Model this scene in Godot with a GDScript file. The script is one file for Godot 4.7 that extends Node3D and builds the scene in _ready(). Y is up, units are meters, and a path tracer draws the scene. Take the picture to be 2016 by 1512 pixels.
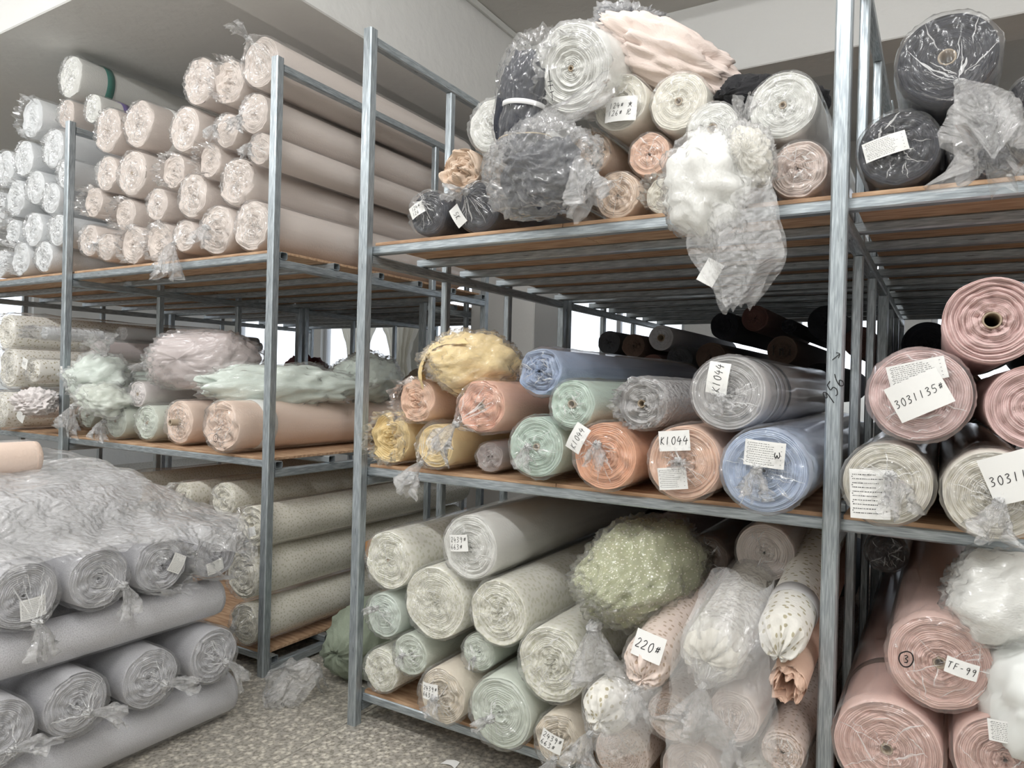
extends Node3D
# A storage room full of fabric rolls on galvanised steel racks.
# Metres, y up. The first rack's front plane is z = 0, its left front post stands at x = 0.

const CAM := Vector3(1.8366, 1.297, 1.9751)
const TOP := 1.805    # upper faces of the plywood shelves of the right rack
const MID := 0.975
const LOW := 0.125
const LTOP := 1.847   # and of the left rack
const LMID := 0.937

var M := {}
var rng := RandomNumberGenerator.new()
var nz := FastNoiseLite.new()
var used := {}
var bars := {}

# ------------------------------------------------------------------ scene tree helpers
func numbered(called: String) -> String:
	if not used.has(called):
		used[called] = 0
		return called
	used[called] += 1
	return "%s_%03d" % [called, used[called]]

func tag(o: Node3D, label: String, category: String, group := "") -> Node3D:
	o.set_meta("label", label)
	o.set_meta("category", category)
	if group:
		o.set_meta("group", group)
	return o

func thing(called: String, label: String, category: String, at := Vector3.ZERO, group := "") -> Node3D:
	var o := Node3D.new()
	o.name = numbered(called)
	add_child(o)
	o.position = at
	return tag(o, label, category, group)

func part(parent: Node3D, called: String, mesh: Mesh, m: Material, at := Vector3.ZERO, basis := Basis.IDENTITY) -> MeshInstance3D:
	var o := MeshInstance3D.new()
	o.name = called
	o.mesh = mesh
	o.material_override = m
	o.transform = Transform3D(basis, at)
	o.cast_shadow = GeometryInstance3D.SHADOW_CASTING_SETTING_ON
	parent.add_child(o, true)
	return o

func structure(called: String, mesh: Mesh, m: Material, at := Vector3.ZERO, basis := Basis.IDENTITY) -> MeshInstance3D:
	var o := part(self, called, mesh, m, at, basis)
	o.set_meta("kind", "structure")
	return o

# ------------------------------------------------------------------ meshes
func commit(v: PackedVector3Array, idx: PackedInt32Array, uv := PackedVector2Array(), col := PackedColorArray(), flat := false) -> ArrayMesh:
	var a := []
	a.resize(Mesh.ARRAY_MAX)
	a[Mesh.ARRAY_VERTEX] = v
	a[Mesh.ARRAY_INDEX] = idx
	if uv.size():
		a[Mesh.ARRAY_TEX_UV] = uv
	if col.size():
		a[Mesh.ARRAY_COLOR] = col
	var st := SurfaceTool.new()
	st.create_from_arrays(a)
	if flat:
		st.deindex()
		st.set_smooth_group(-1)
		var s2 := SurfaceTool.new()
		s2.begin(Mesh.PRIMITIVE_TRIANGLES)
		s2.set_smooth_group(-1)
		for i in idx:
			if uv.size():
				s2.set_uv(uv[i])
			s2.add_vertex(v[i])
		s2.generate_normals()
		return s2.commit()
	st.generate_normals()
	return st.commit()

# indices of a grid of rows x cols points; closed joins the last column to the first
func lattice(rows: int, cols: int, closed: bool, flip := false, base := 0) -> PackedInt32Array:
	var idx := PackedInt32Array()
	var n := cols if closed else cols - 1
	for i in rows - 1:
		for j in n:
			var a := base + i * cols + j
			var b := base + i * cols + (j + 1) % cols
			var c := base + (i + 1) * cols + (j + 1) % cols
			var d := base + (i + 1) * cols + j
			if flip:
				idx.append_array(PackedInt32Array([a, c, b, a, d, c]))
			else:
				idx.append_array(PackedInt32Array([a, b, c, a, c, d]))
	return idx

# a box with chamfered edges, centred
func bar(size: Vector3, ch := 0.003) -> Mesh:
	var key := "%.4f %.4f %.4f %.4f" % [size.x, size.y, size.z, ch]
	if bars.has(key):
		return bars[key]
	var h := size / 2.0
	var c := minf(ch, minf(h.x, minf(h.y, h.z)) * 0.45)
	var st := SurfaceTool.new()
	st.begin(Mesh.PRIMITIVE_TRIANGLES)
	st.set_smooth_group(-1)
	var pts := []
	for s in 8:
		var sg := Vector3(1 if s & 1 else -1, 1 if s & 2 else -1, 1 if s & 4 else -1)
		var p := Vector3(sg.x * h.x, sg.y * h.y, sg.z * h.z)
		pts.append([p - Vector3(0, sg.y * c, sg.z * c), p - Vector3(sg.x * c, 0, sg.z * c), p - Vector3(sg.x * c, sg.y * c, 0)])
	for ax in 3:
		var u := (ax + 1) % 3
		var w := (ax + 2) % 3
		for s in 2:
			var q := []
			for k in [[0, 0], [1, 0], [1, 1], [0, 1]]:
				q.append(pts[(s << ax) | (k[0] << u) | (k[1] << w)][ax])
			face(st, q)
		for k0 in 2:
			for k1 in 2:
				var i0: int = (k0 << u) | (k1 << w)
				var i1: int = i0 | (1 << ax)
				face(st, [pts[i0][u], pts[i1][u], pts[i1][w], pts[i0][w]])
	for s in 8:
		face(st, pts[s])
	st.generate_normals()
	bars[key] = st.commit()
	return bars[key]

# a convex polygon round the origin's side, wound so that it looks outwards
func face(st: SurfaceTool, q: Array) -> void:
	var mid := Vector3.ZERO
	for p in q:
		mid += p
	var n: Vector3 = (q[1] - q[0]).cross(q[2] - q[0])
	var out := n.dot(mid) > 0.0
	for i in range(1, q.size() - 1):
		for p in ([q[0], q[i + 1], q[i]] if out else [q[0], q[i], q[i + 1]]):
			st.add_vertex(p)

# a square steel tube, open at both ends, along axis 0 = x, 1 = y, 2 = z, centred
func tube(length: float, w: float, h: float, axis := 0, wall := 0.0025) -> Mesh:
	var key := "tube %.4f %.4f %.4f %d" % [length, w, h, axis]
	if bars.has(key):
		return bars[key]
	var v := PackedVector3Array()
	var c := 0.0045
	var outer := []
	var inner := []
	for s in [[1, 1], [-1, 1], [-1, -1], [1, -1]]:
		var x: float = s[0] * w / 2.0
		var y: float = s[1] * h / 2.0
		var first := Vector2(x - s[0] * c, y)
		var second := Vector2(x, y - s[1] * c)
		if s[0] * s[1] > 0:
			outer.append_array([second, first])
		else:
			outer.append_array([first, second])
	for p in outer:
		inner.append(Vector2(p.x * (w - 2 * wall) / w, p.y * (h - 2 * wall) / h))
	var loops := [[inner, length / 2.0 - 0.0], [outer, length / 2.0], [outer, -length / 2.0], [inner, -length / 2.0], [inner, length / 2.0]]
	for l in loops:
		for p in l[0]:
			var q := Vector3(p.x, p.y, l[1])
			v.append(q if axis == 2 else Vector3(q.z, q.y, -q.x) if axis == 0 else Vector3(q.x, q.z, -q.y))
	bars[key] = commit(v, lattice(loops.size(), 8, true, false), PackedVector2Array(), PackedColorArray(), true)
	return bars[key]

# a thin ribbon of ink along polylines given in metres on a plane (x right, y up), lifted a little
func ink_mesh(lines: Array, width: float, lift := 0.0006, round_x := 0.0) -> Mesh:
	var v := PackedVector3Array()
	var idx := PackedInt32Array()
	for l in lines:
		var n: int = l.size()
		var base := v.size()
		for i in n:
			var d: Vector2 = (l[mini(i + 1, n - 1)] - l[maxi(i - 1, 0)]).normalized()
			var s := Vector2(-d.y, d.x) * width * 0.5
			for q in [l[i] + s, l[i] - s]:
				var p := Vector3(q.x, q.y, lift)
				v.append(p if round_x == 0.0 else Vector3(sin(q.x / round_x) * (round_x + lift), q.y, cos(q.x / round_x) * (round_x + lift) - round_x))
		for i in n - 1:
			var a := base + i * 2
			idx.append_array(PackedInt32Array([a, a + 2, a + 1, a + 1, a + 2, a + 3]))
	return commit(v, idx)

# handwriting: strokes of each character in a unit-high cell
const GLYPH := {
	"0": [[.5, 1, .2, .8, .12, .4, .3, 0, .55, .1, .65, .55, .5, 1]],
	"1": [[.35, 1, .3, .5, .28, 0]],
	"2": [[.1, .8, .35, 1, .6, .8, .4, .4, .05, .02, .65, .05]],
	"3": [[.1, .9, .4, 1, .55, .8, .25, .55, .55, .35, .45, .05, .1, .0]],
	"4": [[.3, 1, .05, .4, .7, .45], [.5, .75, .42, -.1]],
	"5": [[.2, 1, .1, .6, .45, .55, .55, .25, .3, 0, .05, .05], [.2, 1, .65, 1]],
	"6": [[.5, 1, .2, .6, .1, .2, .35, 0, .55, .2, .4, .45, .12, .25]],
	"8": [[.4, .55, .1, .75, .35, 1, .6, .78, .4, .55, .12, .25, .35, 0, .6, .25, .4, .55]],
	"9": [[.55, .75, .35, .95, .12, .7, .3, .5, .55, .75, .5, .3, .4, -.15]],
	"K": [[.2, 1, .15, .5, .1, 0], [.65, .95, .17, .45, .7, .0]],
	"T": [[.05, .95, .7, 1], [.38, .97, .33, 0]],
	"F": [[.2, 1, .15, 0], [.2, 1, .65, 1], [.18, .55, .55, .58]],
	"-": [[.15, .5, .5, .52]],
	"#": [[.15, .35, .6, .42], [.1, .6, .65, .68], [.3, .85, .2, .2], [.52, .9, .42, .2]],
	"C": [[.6, .85, .35, 1, .12, .6, .2, .1, .55, .1]],
	"h": [[.2, 1, .15, 0], [.17, .4, .4, .6, .5, .4, .48, 0]],
	"w": [[.1, .8, .02, .3, .25, .05, .38, .45, .55, .05, .8, .35, .7, .85]],
	"n": [[.1, .7, .1, 0], [.1, .5, .35, .7, .45, .4, .45, 0]],
	"i": [[.3, .65, .28, 0], [.32, .9, .34, .95]],
	"I": [[.3, 1, .28, 0]],
	">": [[0, .1, .9, .8], [.45, .95, .9, .8, .75, .3]],
	"o": [[.5, .95, .1, .75, .0, .35, .25, .0, .65, .05, .9, .45, .8, .85, .5, .95]],
	"L": [[.2, 1, .12, 0, .6, .05]],
	"y": [[.1, .7, .3, .35], [.6, .75, .2, -.2]],
	"A": [[0, .7, .8, .75], [.1, .45, .75, .5], [.42, 1, .4, .45, .05, 0], [.42, .45, .85, .02], [.25, .62, .3, .52], [.6, .66, .55, .55]],
	"B": [[.15, .95, .75, .98, .7, .72, .15, .7], [.16, .95, .12, .4, -.02, 0], [.55, .55, .3, .35], [.35, .6, .38, .05, .8, .1, .8, .25]],
	"E": [[.1, .95, .8, .95], [.45, .95, .45, .5], [.05, .5, .9, .5], [.45, .5, .45, 0]],
	"S": [[.6, .9, .3, 1, .12, .75, .5, .45, .45, .1, .05, .05]],
	"u": [[.1, .7, .1, .2, .35, .05, .5, .3, .5, .7]],
}

func writing(text: String, height: float, slant := 0.12, pitch := 0.78) -> Array:
	var lines := []
	var rows := text.split("\n")
	for r in rows.size():
		for k in rows[r].length():
			for s in GLYPH.get(rows[r][k], []):
				var l := []
				for i in s.size() / 2:
					var y: float = s[i * 2 + 1] - r * 1.45
					l.append(Vector2(s[i * 2] * 0.85 + k * pitch + y * slant, y) * height)
				var fine := []
				for i in l.size() - 1:
					for q in 4:
						var p0: Vector2 = l[maxi(i - 1, 0)]
						var p3: Vector2 = l[mini(i + 2, l.size() - 1)]
						fine.append(l[i].cubic_interpolate(l[i + 1], p0, p3, q / 4.0) if l.size() > 2 else l[i].lerp(l[i + 1], q / 4.0))
				fine.append(l[-1])
				lines.append(fine)
	var lo := Vector2(1e9, 1e9)
	var hi := -lo
	for l in lines:
		for p in l:
			lo = lo.min(p)
			hi = hi.max(p)
	for l in lines:
		for i in l.size():
			l[i] -= (lo + hi) / 2.0
	return lines

# ------------------------------------------------------------------ materials
func noise_tex(kind: int, freq: float, size := 512, stops := [], fractal := FastNoiseLite.FRACTAL_FBM, octaves := 4, sd := 1, warp := 0.0) -> NoiseTexture2D:
	var n := FastNoiseLite.new()
	n.seed = sd
	n.noise_type = kind
	n.frequency = freq
	n.fractal_type = fractal
	n.fractal_octaves = octaves
	if warp > 0.0:
		n.domain_warp_enabled = true
		n.domain_warp_amplitude = warp
		n.domain_warp_frequency = freq * 0.7
	var t := NoiseTexture2D.new()
	t.width = size
	t.height = size
	t.seamless = true
	t.noise = n
	if stops.size():
		var g := Gradient.new()
		var offs := PackedFloat32Array()
		var cols := PackedColorArray()
		for s in stops:
			offs.append(s[0])
			cols.append(s[1])
		g.offsets = offs
		g.colors = cols
		t.color_ramp = g
	return t

func mat(called: String, c: Color, rough := 0.85, metal := 0.0) -> StandardMaterial3D:
	var m := StandardMaterial3D.new()
	m.resource_name = called
	m.albedo_color = c
	m.roughness = rough
	m.metallic = metal
	M[called] = m
	return m

func triplanar(m: StandardMaterial3D, scale: Vector3, world := true) -> void:
	m.uv1_triplanar = true
	m.uv1_world_triplanar = world
	m.uv1_scale = scale

func relief(m: StandardMaterial3D, t: Texture2D, cm: float) -> void:
	m.heightmap_enabled = true
	m.heightmap_texture = t
	m.heightmap_scale = cm

func make_materials() -> void:
	var m: StandardMaterial3D
	# plaster, painted white
	var plaster_bump := noise_tex(FastNoiseLite.TYPE_SIMPLEX, 0.02, 512, [], FastNoiseLite.FRACTAL_FBM, 5, 3)
	for a in [["plaster", Color(0.86, 0.86, 0.85)], ["ceiling_paint", Color(0.80, 0.79, 0.77)]]:
		m = mat(a[0], a[1], 0.9)
		triplanar(m, Vector3.ONE * 0.8)
		relief(m, plaster_bump, 0.25)
	# galvanised steel with rolling streaks along the bar (one per direction)
	var streak := noise_tex(FastNoiseLite.TYPE_SIMPLEX, 0.03, 512, [[0.0, Color(0.66, 0.68, 0.70)], [0.45, Color(0.77, 0.79, 0.805)], [0.62, Color(0.82, 0.84, 0.85)], [1.0, Color(0.93, 0.945, 0.955)]], FastNoiseLite.FRACTAL_FBM, 5, 7, 8.0)
	var rough := noise_tex(FastNoiseLite.TYPE_SIMPLEX, 0.02, 256, [[0.0, Color(0.3, 0.3, 0.3)], [1.0, Color(0.75, 0.75, 0.75)]], FastNoiseLite.FRACTAL_FBM, 4, 9)
	for a in [["steel_x", Vector3(0.7, 9, 9)], ["steel_y", Vector3(9, 0.7, 9)], ["steel_z", Vector3(9, 9, 0.7)]]:
		m = mat(a[0], Color(0.84, 0.86, 0.87), 0.8, 0.62)
		m.albedo_texture = streak
		m.roughness_texture = rough
		triplanar(m, a[1])
	# plywood
	var grain := noise_tex(FastNoiseLite.TYPE_SIMPLEX, 0.012, 512, [[0.0, Color(0.58, 0.45, 0.35)], [0.5, Color(0.71, 0.58, 0.46)], [1.0, Color(0.80, 0.68, 0.56)]], FastNoiseLite.FRACTAL_FBM, 5, 11, 20.0)
	m = mat("plywood", Color(1, 1, 1), 0.75)
	m.albedo_texture = grain
	triplanar(m, Vector3(0.8, 6, 5))
	m = mat("board_edge", Color(0.78, 0.59, 0.42), 0.8)
	# terrazzo: pale angular chips in a grey-brown matrix
	var chips := noise_tex(FastNoiseLite.TYPE_CELLULAR, 0.026, 1024, [[0.0, Color(0.87, 0.855, 0.81)], [0.16, Color(0.83, 0.81, 0.765)], [0.27, Color(0.78, 0.755, 0.71)], [0.31, Color(0.71, 0.69, 0.655)], [0.6, Color(0.68, 0.66, 0.625)], [1.0, Color(0.63, 0.61, 0.58)]], FastNoiseLite.FRACTAL_NONE, 1, 21, 22.0)
	(chips.noise as FastNoiseLite).cellular_distance_function = FastNoiseLite.DISTANCE_EUCLIDEAN
	(chips.noise as FastNoiseLite).cellular_return_type = FastNoiseLite.RETURN_DISTANCE
	(chips.noise as FastNoiseLite).cellular_jitter = 1.0
	m = mat("terrazzo", Color(1, 1, 1), 0.38)
	m.albedo_texture = chips
	triplanar(m, Vector3.ONE * 1.15)
	m.detail_enabled = true
	m.detail_blend_mode = BaseMaterial3D.BLEND_MODE_MUL
	m.detail_uv_layer = BaseMaterial3D.DETAIL_UV_2
	m.uv2_triplanar = true
	m.uv2_world_triplanar = true
	m.uv2_scale = Vector3.ONE * 1.9
	m.detail_albedo = noise_tex(FastNoiseLite.TYPE_SIMPLEX, 0.05, 512, [[0.0, Color(0.70, 0.69, 0.67)], [0.45, Color(0.93, 0.93, 0.92)], [0.6, Color(1, 1, 1)], [1.0, Color(1, 1, 1)]], FastNoiseLite.FRACTAL_FBM, 5, 5)
	mat("joint", Color(0.16, 0.15, 0.14), 0.8)
	# paper, ink, card
	m = mat("paper", Color(0.93, 0.93, 0.92), 0.85)
	mat("ink", Color(0.05, 0.05, 0.06), 0.6)
	mat("print", Color(0.22, 0.22, 0.23), 0.8)
	m = mat("cardboard", Color(0.62, 0.46, 0.31), 0.9)
	mat("core_card", Color(0.66, 0.60, 0.52), 0.9)
	mat("white_plastic", Color(0.90, 0.91, 0.90), 0.5)
	mat("trunking", Color(0.84, 0.845, 0.83), 0.55)
	mat("window_frame", Color(0.78, 0.79, 0.80), 0.5)
	mat("ribbon", Color(0.92, 0.92, 0.92), 0.4)
	mat("string", Color(0.75, 0.68, 0.55), 0.9)
	m = mat("glass", Color(0.95, 0.97, 1.0, 0.06), 0.05)
	m.transparency = BaseMaterial3D.TRANSPARENCY_ALPHA
	m = mat("curtain", Color(0.93, 0.92, 0.89), 0.9)
	m.backlight_enabled = true
	m.backlight = Color(0.8, 0.79, 0.75)
	# clear film in three weights; the crinkles are relief
	var crinkle := noise_tex(FastNoiseLite.TYPE_SIMPLEX, 0.012, 512, [], FastNoiseLite.FRACTAL_FBM, 2, 31, 30.0)
	var soft := noise_tex(FastNoiseLite.TYPE_SIMPLEX, 0.009, 512, [], FastNoiseLite.FRACTAL_FBM, 3, 37, 30.0)
	for a in [["film", 0.055, 0.155, crinkle, 0.0], ["film_soft", 0.05, 0.22, soft, 0.0], ["film_milky", 0.22, 0.17, crinkle, 1.2], ["film_clear", 0.13, 0.15, crinkle, 0.0], ["film_heavy", 0.68, 0.24, crinkle, 1.5], ["film_fold_glint", 0.45, 0.15, soft, 0.0]]:  # the last one is whiter, for the crease glints put in as strips
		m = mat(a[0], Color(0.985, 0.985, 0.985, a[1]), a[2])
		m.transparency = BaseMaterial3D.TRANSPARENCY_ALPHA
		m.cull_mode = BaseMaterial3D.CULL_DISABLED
		if a[4] > 0.0:
			relief(m, a[3], a[4])
	# fabrics
	var weave := noise_tex(FastNoiseLite.TYPE_SIMPLEX, 0.09, 256, [], FastNoiseLite.FRACTAL_FBM, 3, 41)
	var fold := noise_tex(FastNoiseLite.TYPE_SIMPLEX, 0.012, 512, [], FastNoiseLite.FRACTAL_RIDGED, 3, 43, 25.0)
	M["fold"] = fold
	for a in FABRIC:
		m = mat(a, FABRIC[a][0], 0.88)
		m.vertex_color_use_as_albedo = true
		m.rim_enabled = true
		m.rim = 0.25
		m.rim_tint = 0.5
		relief(m, weave, 0.08)
		if FABRIC[a].size() > 1:
			var p: Array = FABRIC[a][1]
			var ft := noise_tex(FastNoiseLite.TYPE_CELLULAR, p[1], 512, [[0.0, p[0]], [p[2], p[0]], [p[2] + 0.03, p[4]], [1.0, p[4]]], FastNoiseLite.FRACTAL_NONE, 1, 51, p[3])
			(ft.noise as FastNoiseLite).cellular_return_type = FastNoiseLite.RETURN_DISTANCE
			(ft.noise as FastNoiseLite).cellular_jitter = 0.9
			m.albedo_texture = ft
		if a == "felt":
			m.albedo_texture = noise_tex(FastNoiseLite.TYPE_SIMPLEX, 0.12, 512, [[0.0, Color(0.78, 0.78, 0.78)], [0.5, Color(0.96, 0.96, 0.96)], [1.0, Color(1, 1, 1)]], FastNoiseLite.FRACTAL_FBM, 4, 61)

# name: [colour, [colour of the print, frequency, size of a motif, raggedness]]
const FABRIC := {
	"white": [Color(0.890, 0.890, 0.872)],
	"white_cool": [Color(0.884, 0.894, 0.900)],
	"cream": [Color(0.898, 0.883, 0.836)],
	"beige": [Color(0.850, 0.808, 0.778)],
	"peach_pale": [Color(0.925, 0.835, 0.770)],
	"tan": [Color(0.880, 0.795, 0.715)],
	"peach": [Color(0.905, 0.770, 0.685)],
	"blush": [Color(0.891, 0.829, 0.795)],
	"coral": [Color(0.910, 0.725, 0.635)],
	"orange": [Color(0.920, 0.705, 0.575)],
	"apricot": [Color(0.920, 0.780, 0.690)],
	"yellow": [Color(0.925, 0.830, 0.625)],
	"mint": [Color(0.775, 0.842, 0.797)],
	"mint_pale": [Color(0.832, 0.872, 0.838)],
	"sage": [Color(0.825, 0.853, 0.807)],
	"blue": [Color(0.700, 0.755, 0.845)],
	"blue_dark": [Color(0.620, 0.680, 0.780)],
	"grey": [Color(0.753, 0.756, 0.768)],
	"silver": [Color(0.762, 0.756, 0.753)],
	"felt": [Color(0.800, 0.800, 0.815)],
	"pink": [Color(0.865, 0.755, 0.740)],
	"rose": [Color(0.870, 0.740, 0.700)],
	"mauve": [Color(0.772, 0.729, 0.722)],
	"navy": [Color(0.175, 0.187, 0.225)],
	"navy_deep": [Color(0.133, 0.141, 0.169)],
	"black": [Color(0.101, 0.101, 0.113)],
	"brown": [Color(0.406, 0.334, 0.294)],
	"brown_red": [Color(0.409, 0.289, 0.265)],
	"charcoal": [Color(0.302, 0.310, 0.326)],
	"maroon": [Color(0.383, 0.159, 0.151)],
	"ecru_stripe": [Color(0.869, 0.853, 0.810)],
	"jute": [Color(0.856, 0.816, 0.751)],
	"lace": [Color(0.879, 0.855, 0.848)],
	"sack": [Color(0.546, 0.584, 0.515)],
	"white_print": [Color(0.93, 0.925, 0.885), [Color(0.92, 0.92, 0.88), 0.03, 0.26, 12.0, Color.WHITE]],
	"cream_print": [Color(0.92, 0.905, 0.855), [Color(0.88, 0.875, 0.82), 0.035, 0.2, 14.0, Color.WHITE]],
	"floral_green": [Color(0.95, 0.94, 0.89), [Color(1, 1, 1), 0.032, 0.13, 6.0, Color(0.71, 0.73, 0.63)]],
	"floral_pink": [Color(0.93, 0.865, 0.825), [Color(0.82, 0.78, 0.72), 0.033, 0.18, 8.0, Color.WHITE]],
	"floral_white": [Color(0.93, 0.92, 0.89), [Color(0.78, 0.75, 0.66), 0.026, 0.16, 8.0, Color.WHITE]],
}

# ------------------------------------------------------------------ the room
func boxes(list: Array) -> Mesh:
	var st := SurfaceTool.new()
	st.begin(Mesh.PRIMITIVE_TRIANGLES)
	for b in list:
		var box := BoxMesh.new()
		box.size = b[1] - b[0]
		st.append_from(box, 0, Transform3D(Basis.IDENTITY, (b[0] + b[1]) / 2.0))
	return st.commit()

const RX0 := -8.0
const RX1 := 5.6
const RZ0 := -5.4
const RZ1 := 4.6
const CEIL := 3.64

func room() -> void:
	# terrazzo slabs with thin dark joints
	var fl := structure("floor", boxes([[Vector3(RX0, -0.2, RZ0), Vector3(RX1, -0.004, RZ1)]]), M.joint)
	var slab := bar(Vector3(1.197, 0.02, 1.197), 0.001)
	var nx := 12
	for i in nx:
		for k in 9:
			var x := -0.045 + (i - 7) * 1.2 + 0.6
			var z := -0.42 + (k - 4) * 1.2 + 0.6
			if x - 0.6 < RX0 - 0.5 or x + 0.6 > RX1 + 0.7:
				continue
			part(fl, "terrazzo_slab", slab, M.terrazzo, Vector3(x, -0.01, z))
	structure("ceiling", boxes([[Vector3(RX0, CEIL, RZ0), Vector3(RX1, CEIL + 0.2, RZ1)]]), M.ceiling_paint)
	# beams: one along the depth, two across
	structure("trim_1", bar(Vector3(0.32, CEIL - 3.0, RZ1 - RZ0), 0.006), M.plaster, Vector3(-0.84, (CEIL + 3.0) / 2.0, (RZ0 + RZ1) / 2.0)).set_meta("label", "deep white ceiling beam running towards the windows")
	structure("trim_2", bar(Vector3(RX1 + 0.68, CEIL - 3.19, 0.32), 0.006), M.plaster, Vector3((RX1 - 0.68) / 2.0, (CEIL + 3.19) / 2.0, -2.50))
	structure("trim_3", bar(Vector3(-1.002 - RX0, CEIL - 3.192, 2.38), 0.006), M.plaster, Vector3((RX0 - 1.002) / 2.0, (CEIL + 3.188) / 2.0, -1.145))
	structure("trim_4", bar(Vector3(-1.0 - RX0, CEIL - 3.19, 0.32), 0.006), M.plaster, Vector3((RX0 - 1.0) / 2.0, (CEIL + 3.19) / 2.0, -2.50))
	# column where the beams meet
	structure("wall_column", bar(Vector3(0.53, 3.0, 0.42), 0.008), M.plaster, Vector3(-0.84, 1.5, -2.51))
	# walls
	structure("wall_left", boxes([[Vector3(RX0 - 0.2, -0.2, RZ0), Vector3(RX0, 1.0, RZ1)], [Vector3(RX0 - 0.2, 2.5, RZ0), Vector3(RX0, CEIL + 0.2, RZ1)], [Vector3(RX0 - 0.2, 1.0, RZ0), Vector3(RX0, 2.5, -2.6)], [Vector3(RX0 - 0.2, 1.0, 1.2), Vector3(RX0, 2.5, RZ1)]]), M.plaster)
	structure("wall_right", boxes([[Vector3(RX1, -0.2, RZ0), Vector3(RX1 + 0.2, CEIL + 0.2, RZ1)]]), M.plaster)
	structure("wall_front", boxes([[Vector3(RX0 - 0.2, -0.2, RZ1), Vector3(RX1 + 0.2, CEIL + 0.2, RZ1 + 0.2)]]), M.plaster)
	var back := [[Vector3(RX0 - 0.2, -0.2, RZ0 - 0.2), Vector3(RX1 + 0.2, 0.95, RZ0)], [Vector3(RX0 - 0.2, 2.55, RZ0 - 0.2), Vector3(RX1 + 0.2, CEIL + 0.2, RZ0)]]
	var edges := [RX0 - 0.2]
	var wn := 0
	for k in 7:
		var x0 := -7.75 + k * 1.9
		var x1 := x0 + 1.55
		edges.append_array([x0, x1])
		wn += 1
		window(wn, Vector3((x0 + x1) / 2.0, 1.75, RZ0 - 0.1), 1.55, 1.6, Basis.IDENTITY)
	edges.append(RX1 + 0.2)
	for k in edges.size() / 2:
		back.append([Vector3(edges[k * 2], 0.95, RZ0 - 0.2), Vector3(edges[k * 2 + 1], 2.55, RZ0)])
	structure("wall_back", boxes(back), M.plaster)
	window(8, Vector3(RX0 - 0.1, 1.75, -1.65), 1.9, 1.5, Basis(Vector3.UP, PI / 2))
	window(9, Vector3(RX0 - 0.1, 1.75, 0.25), 1.9, 1.5, Basis(Vector3.UP, PI / 2))
	# cable trunking under the ceiling
	var tr := thing("cable_trunking", "white cable trunking along the corner of ceiling and beams", "trunking")
	part(tr, "duct", bar(Vector3(0.022, 0.04, 6.2), 0.003), M.trunking, Vector3(-0.669, CEIL - 0.0225, 0.78))
	part(tr, "duct", bar(Vector3(0.30, 0.04, 0.022), 0.003), M.trunking, Vector3(-0.508, CEIL - 0.0225, -2.329))
	part(tr, "end_cap", bar(Vector3(0.03, 0.05, 0.03), 0.004), M.trunking, Vector3(-0.35, CEIL - 0.028, -2.325))

func window(n: int, at: Vector3, w: float, h: float, turn: Basis) -> void:
	var o := Node3D.new()
	o.name = "window_%d" % n
	o.transform = Transform3D(turn, at)
	o.set_meta("kind", "structure")
	add_child(o)
	for s in [-1, 1]:
		part(o, "frame_jamb", bar(Vector3(0.05, h, 0.07)), M.window_frame, Vector3(s * (w / 2 - 0.025), 0, 0))
		part(o, "frame_rail", bar(Vector3(w - 0.1, 0.05, 0.07)), M.window_frame, Vector3(0, s * (h / 2 - 0.025), 0))
	part(o, "mullion", bar(Vector3(0.05, h - 0.1, 0.06)), M.window_frame)
	for s in [-1, 1]:
		part(o, "pane", bar(Vector3(w / 2 - 0.075, h - 0.1, 0.005), 0.0005), M.glass, Vector3(s * (w / 4 - 0.0125), 0, 0))

# ------------------------------------------------------------------ lamps
func lamps() -> void:
	var glow := mat("lamp_glow", Color(0.95, 0.95, 0.93), 0.4)
	glow.emission_enabled = true
	glow.emission = LAMP_COLOR
	glow.emission_energy_multiplier = LAMP_GLOW
	mat("lamp_body", Color(0.85, 0.86, 0.86), 0.5)
	for k in LAMP_X.size():
		var t := thing("batten_lamp", "bare fluorescent tube lamp fixed under the ceiling", "lamp", Vector3(LAMP_X[k], LAMP_Y, LAMP_Z[k]), "ceiling tube lamps")  # includes one invented row, there for glints on the film
		part(t, "housing", bar(Vector3(1.25, 0.045, 0.055), 0.006), M.lamp_body, Vector3(0, 0.047, 0))
		var cyl := CylinderMesh.new()
		cyl.top_radius = 0.014
		cyl.bottom_radius = 0.014
		cyl.height = 1.2
		cyl.radial_segments = 20
		part(t, "lamp_tube", cyl, glow, Vector3.ZERO, Basis(Vector3(0, 0, 1), PI / 2))
		for s in [-1, 1]:
			part(t, "lamp_holder", bar(Vector3(0.02, 0.05, 0.035), 0.004), M.lamp_body, Vector3(s * 0.612, 0.0, 0))
			# the bare tube shines to both sides as much as down
			var l := AreaLight3D.new()
			l.name = "tube_light"
			l.area_size = Vector2(1.2, 0.035)
			l.light_color = LAMP_COLOR
			l.light_energy = LAMP_E * LAMP_K[k]
			l.area_range = 20.0
			l.shadow_enabled = true
			l.position = Vector3(0, -0.019, s * 0.012)
			l.rotation = Vector3(-PI / 2 + s * 0.95, 0, 0)
			t.add_child(l, true)

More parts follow.
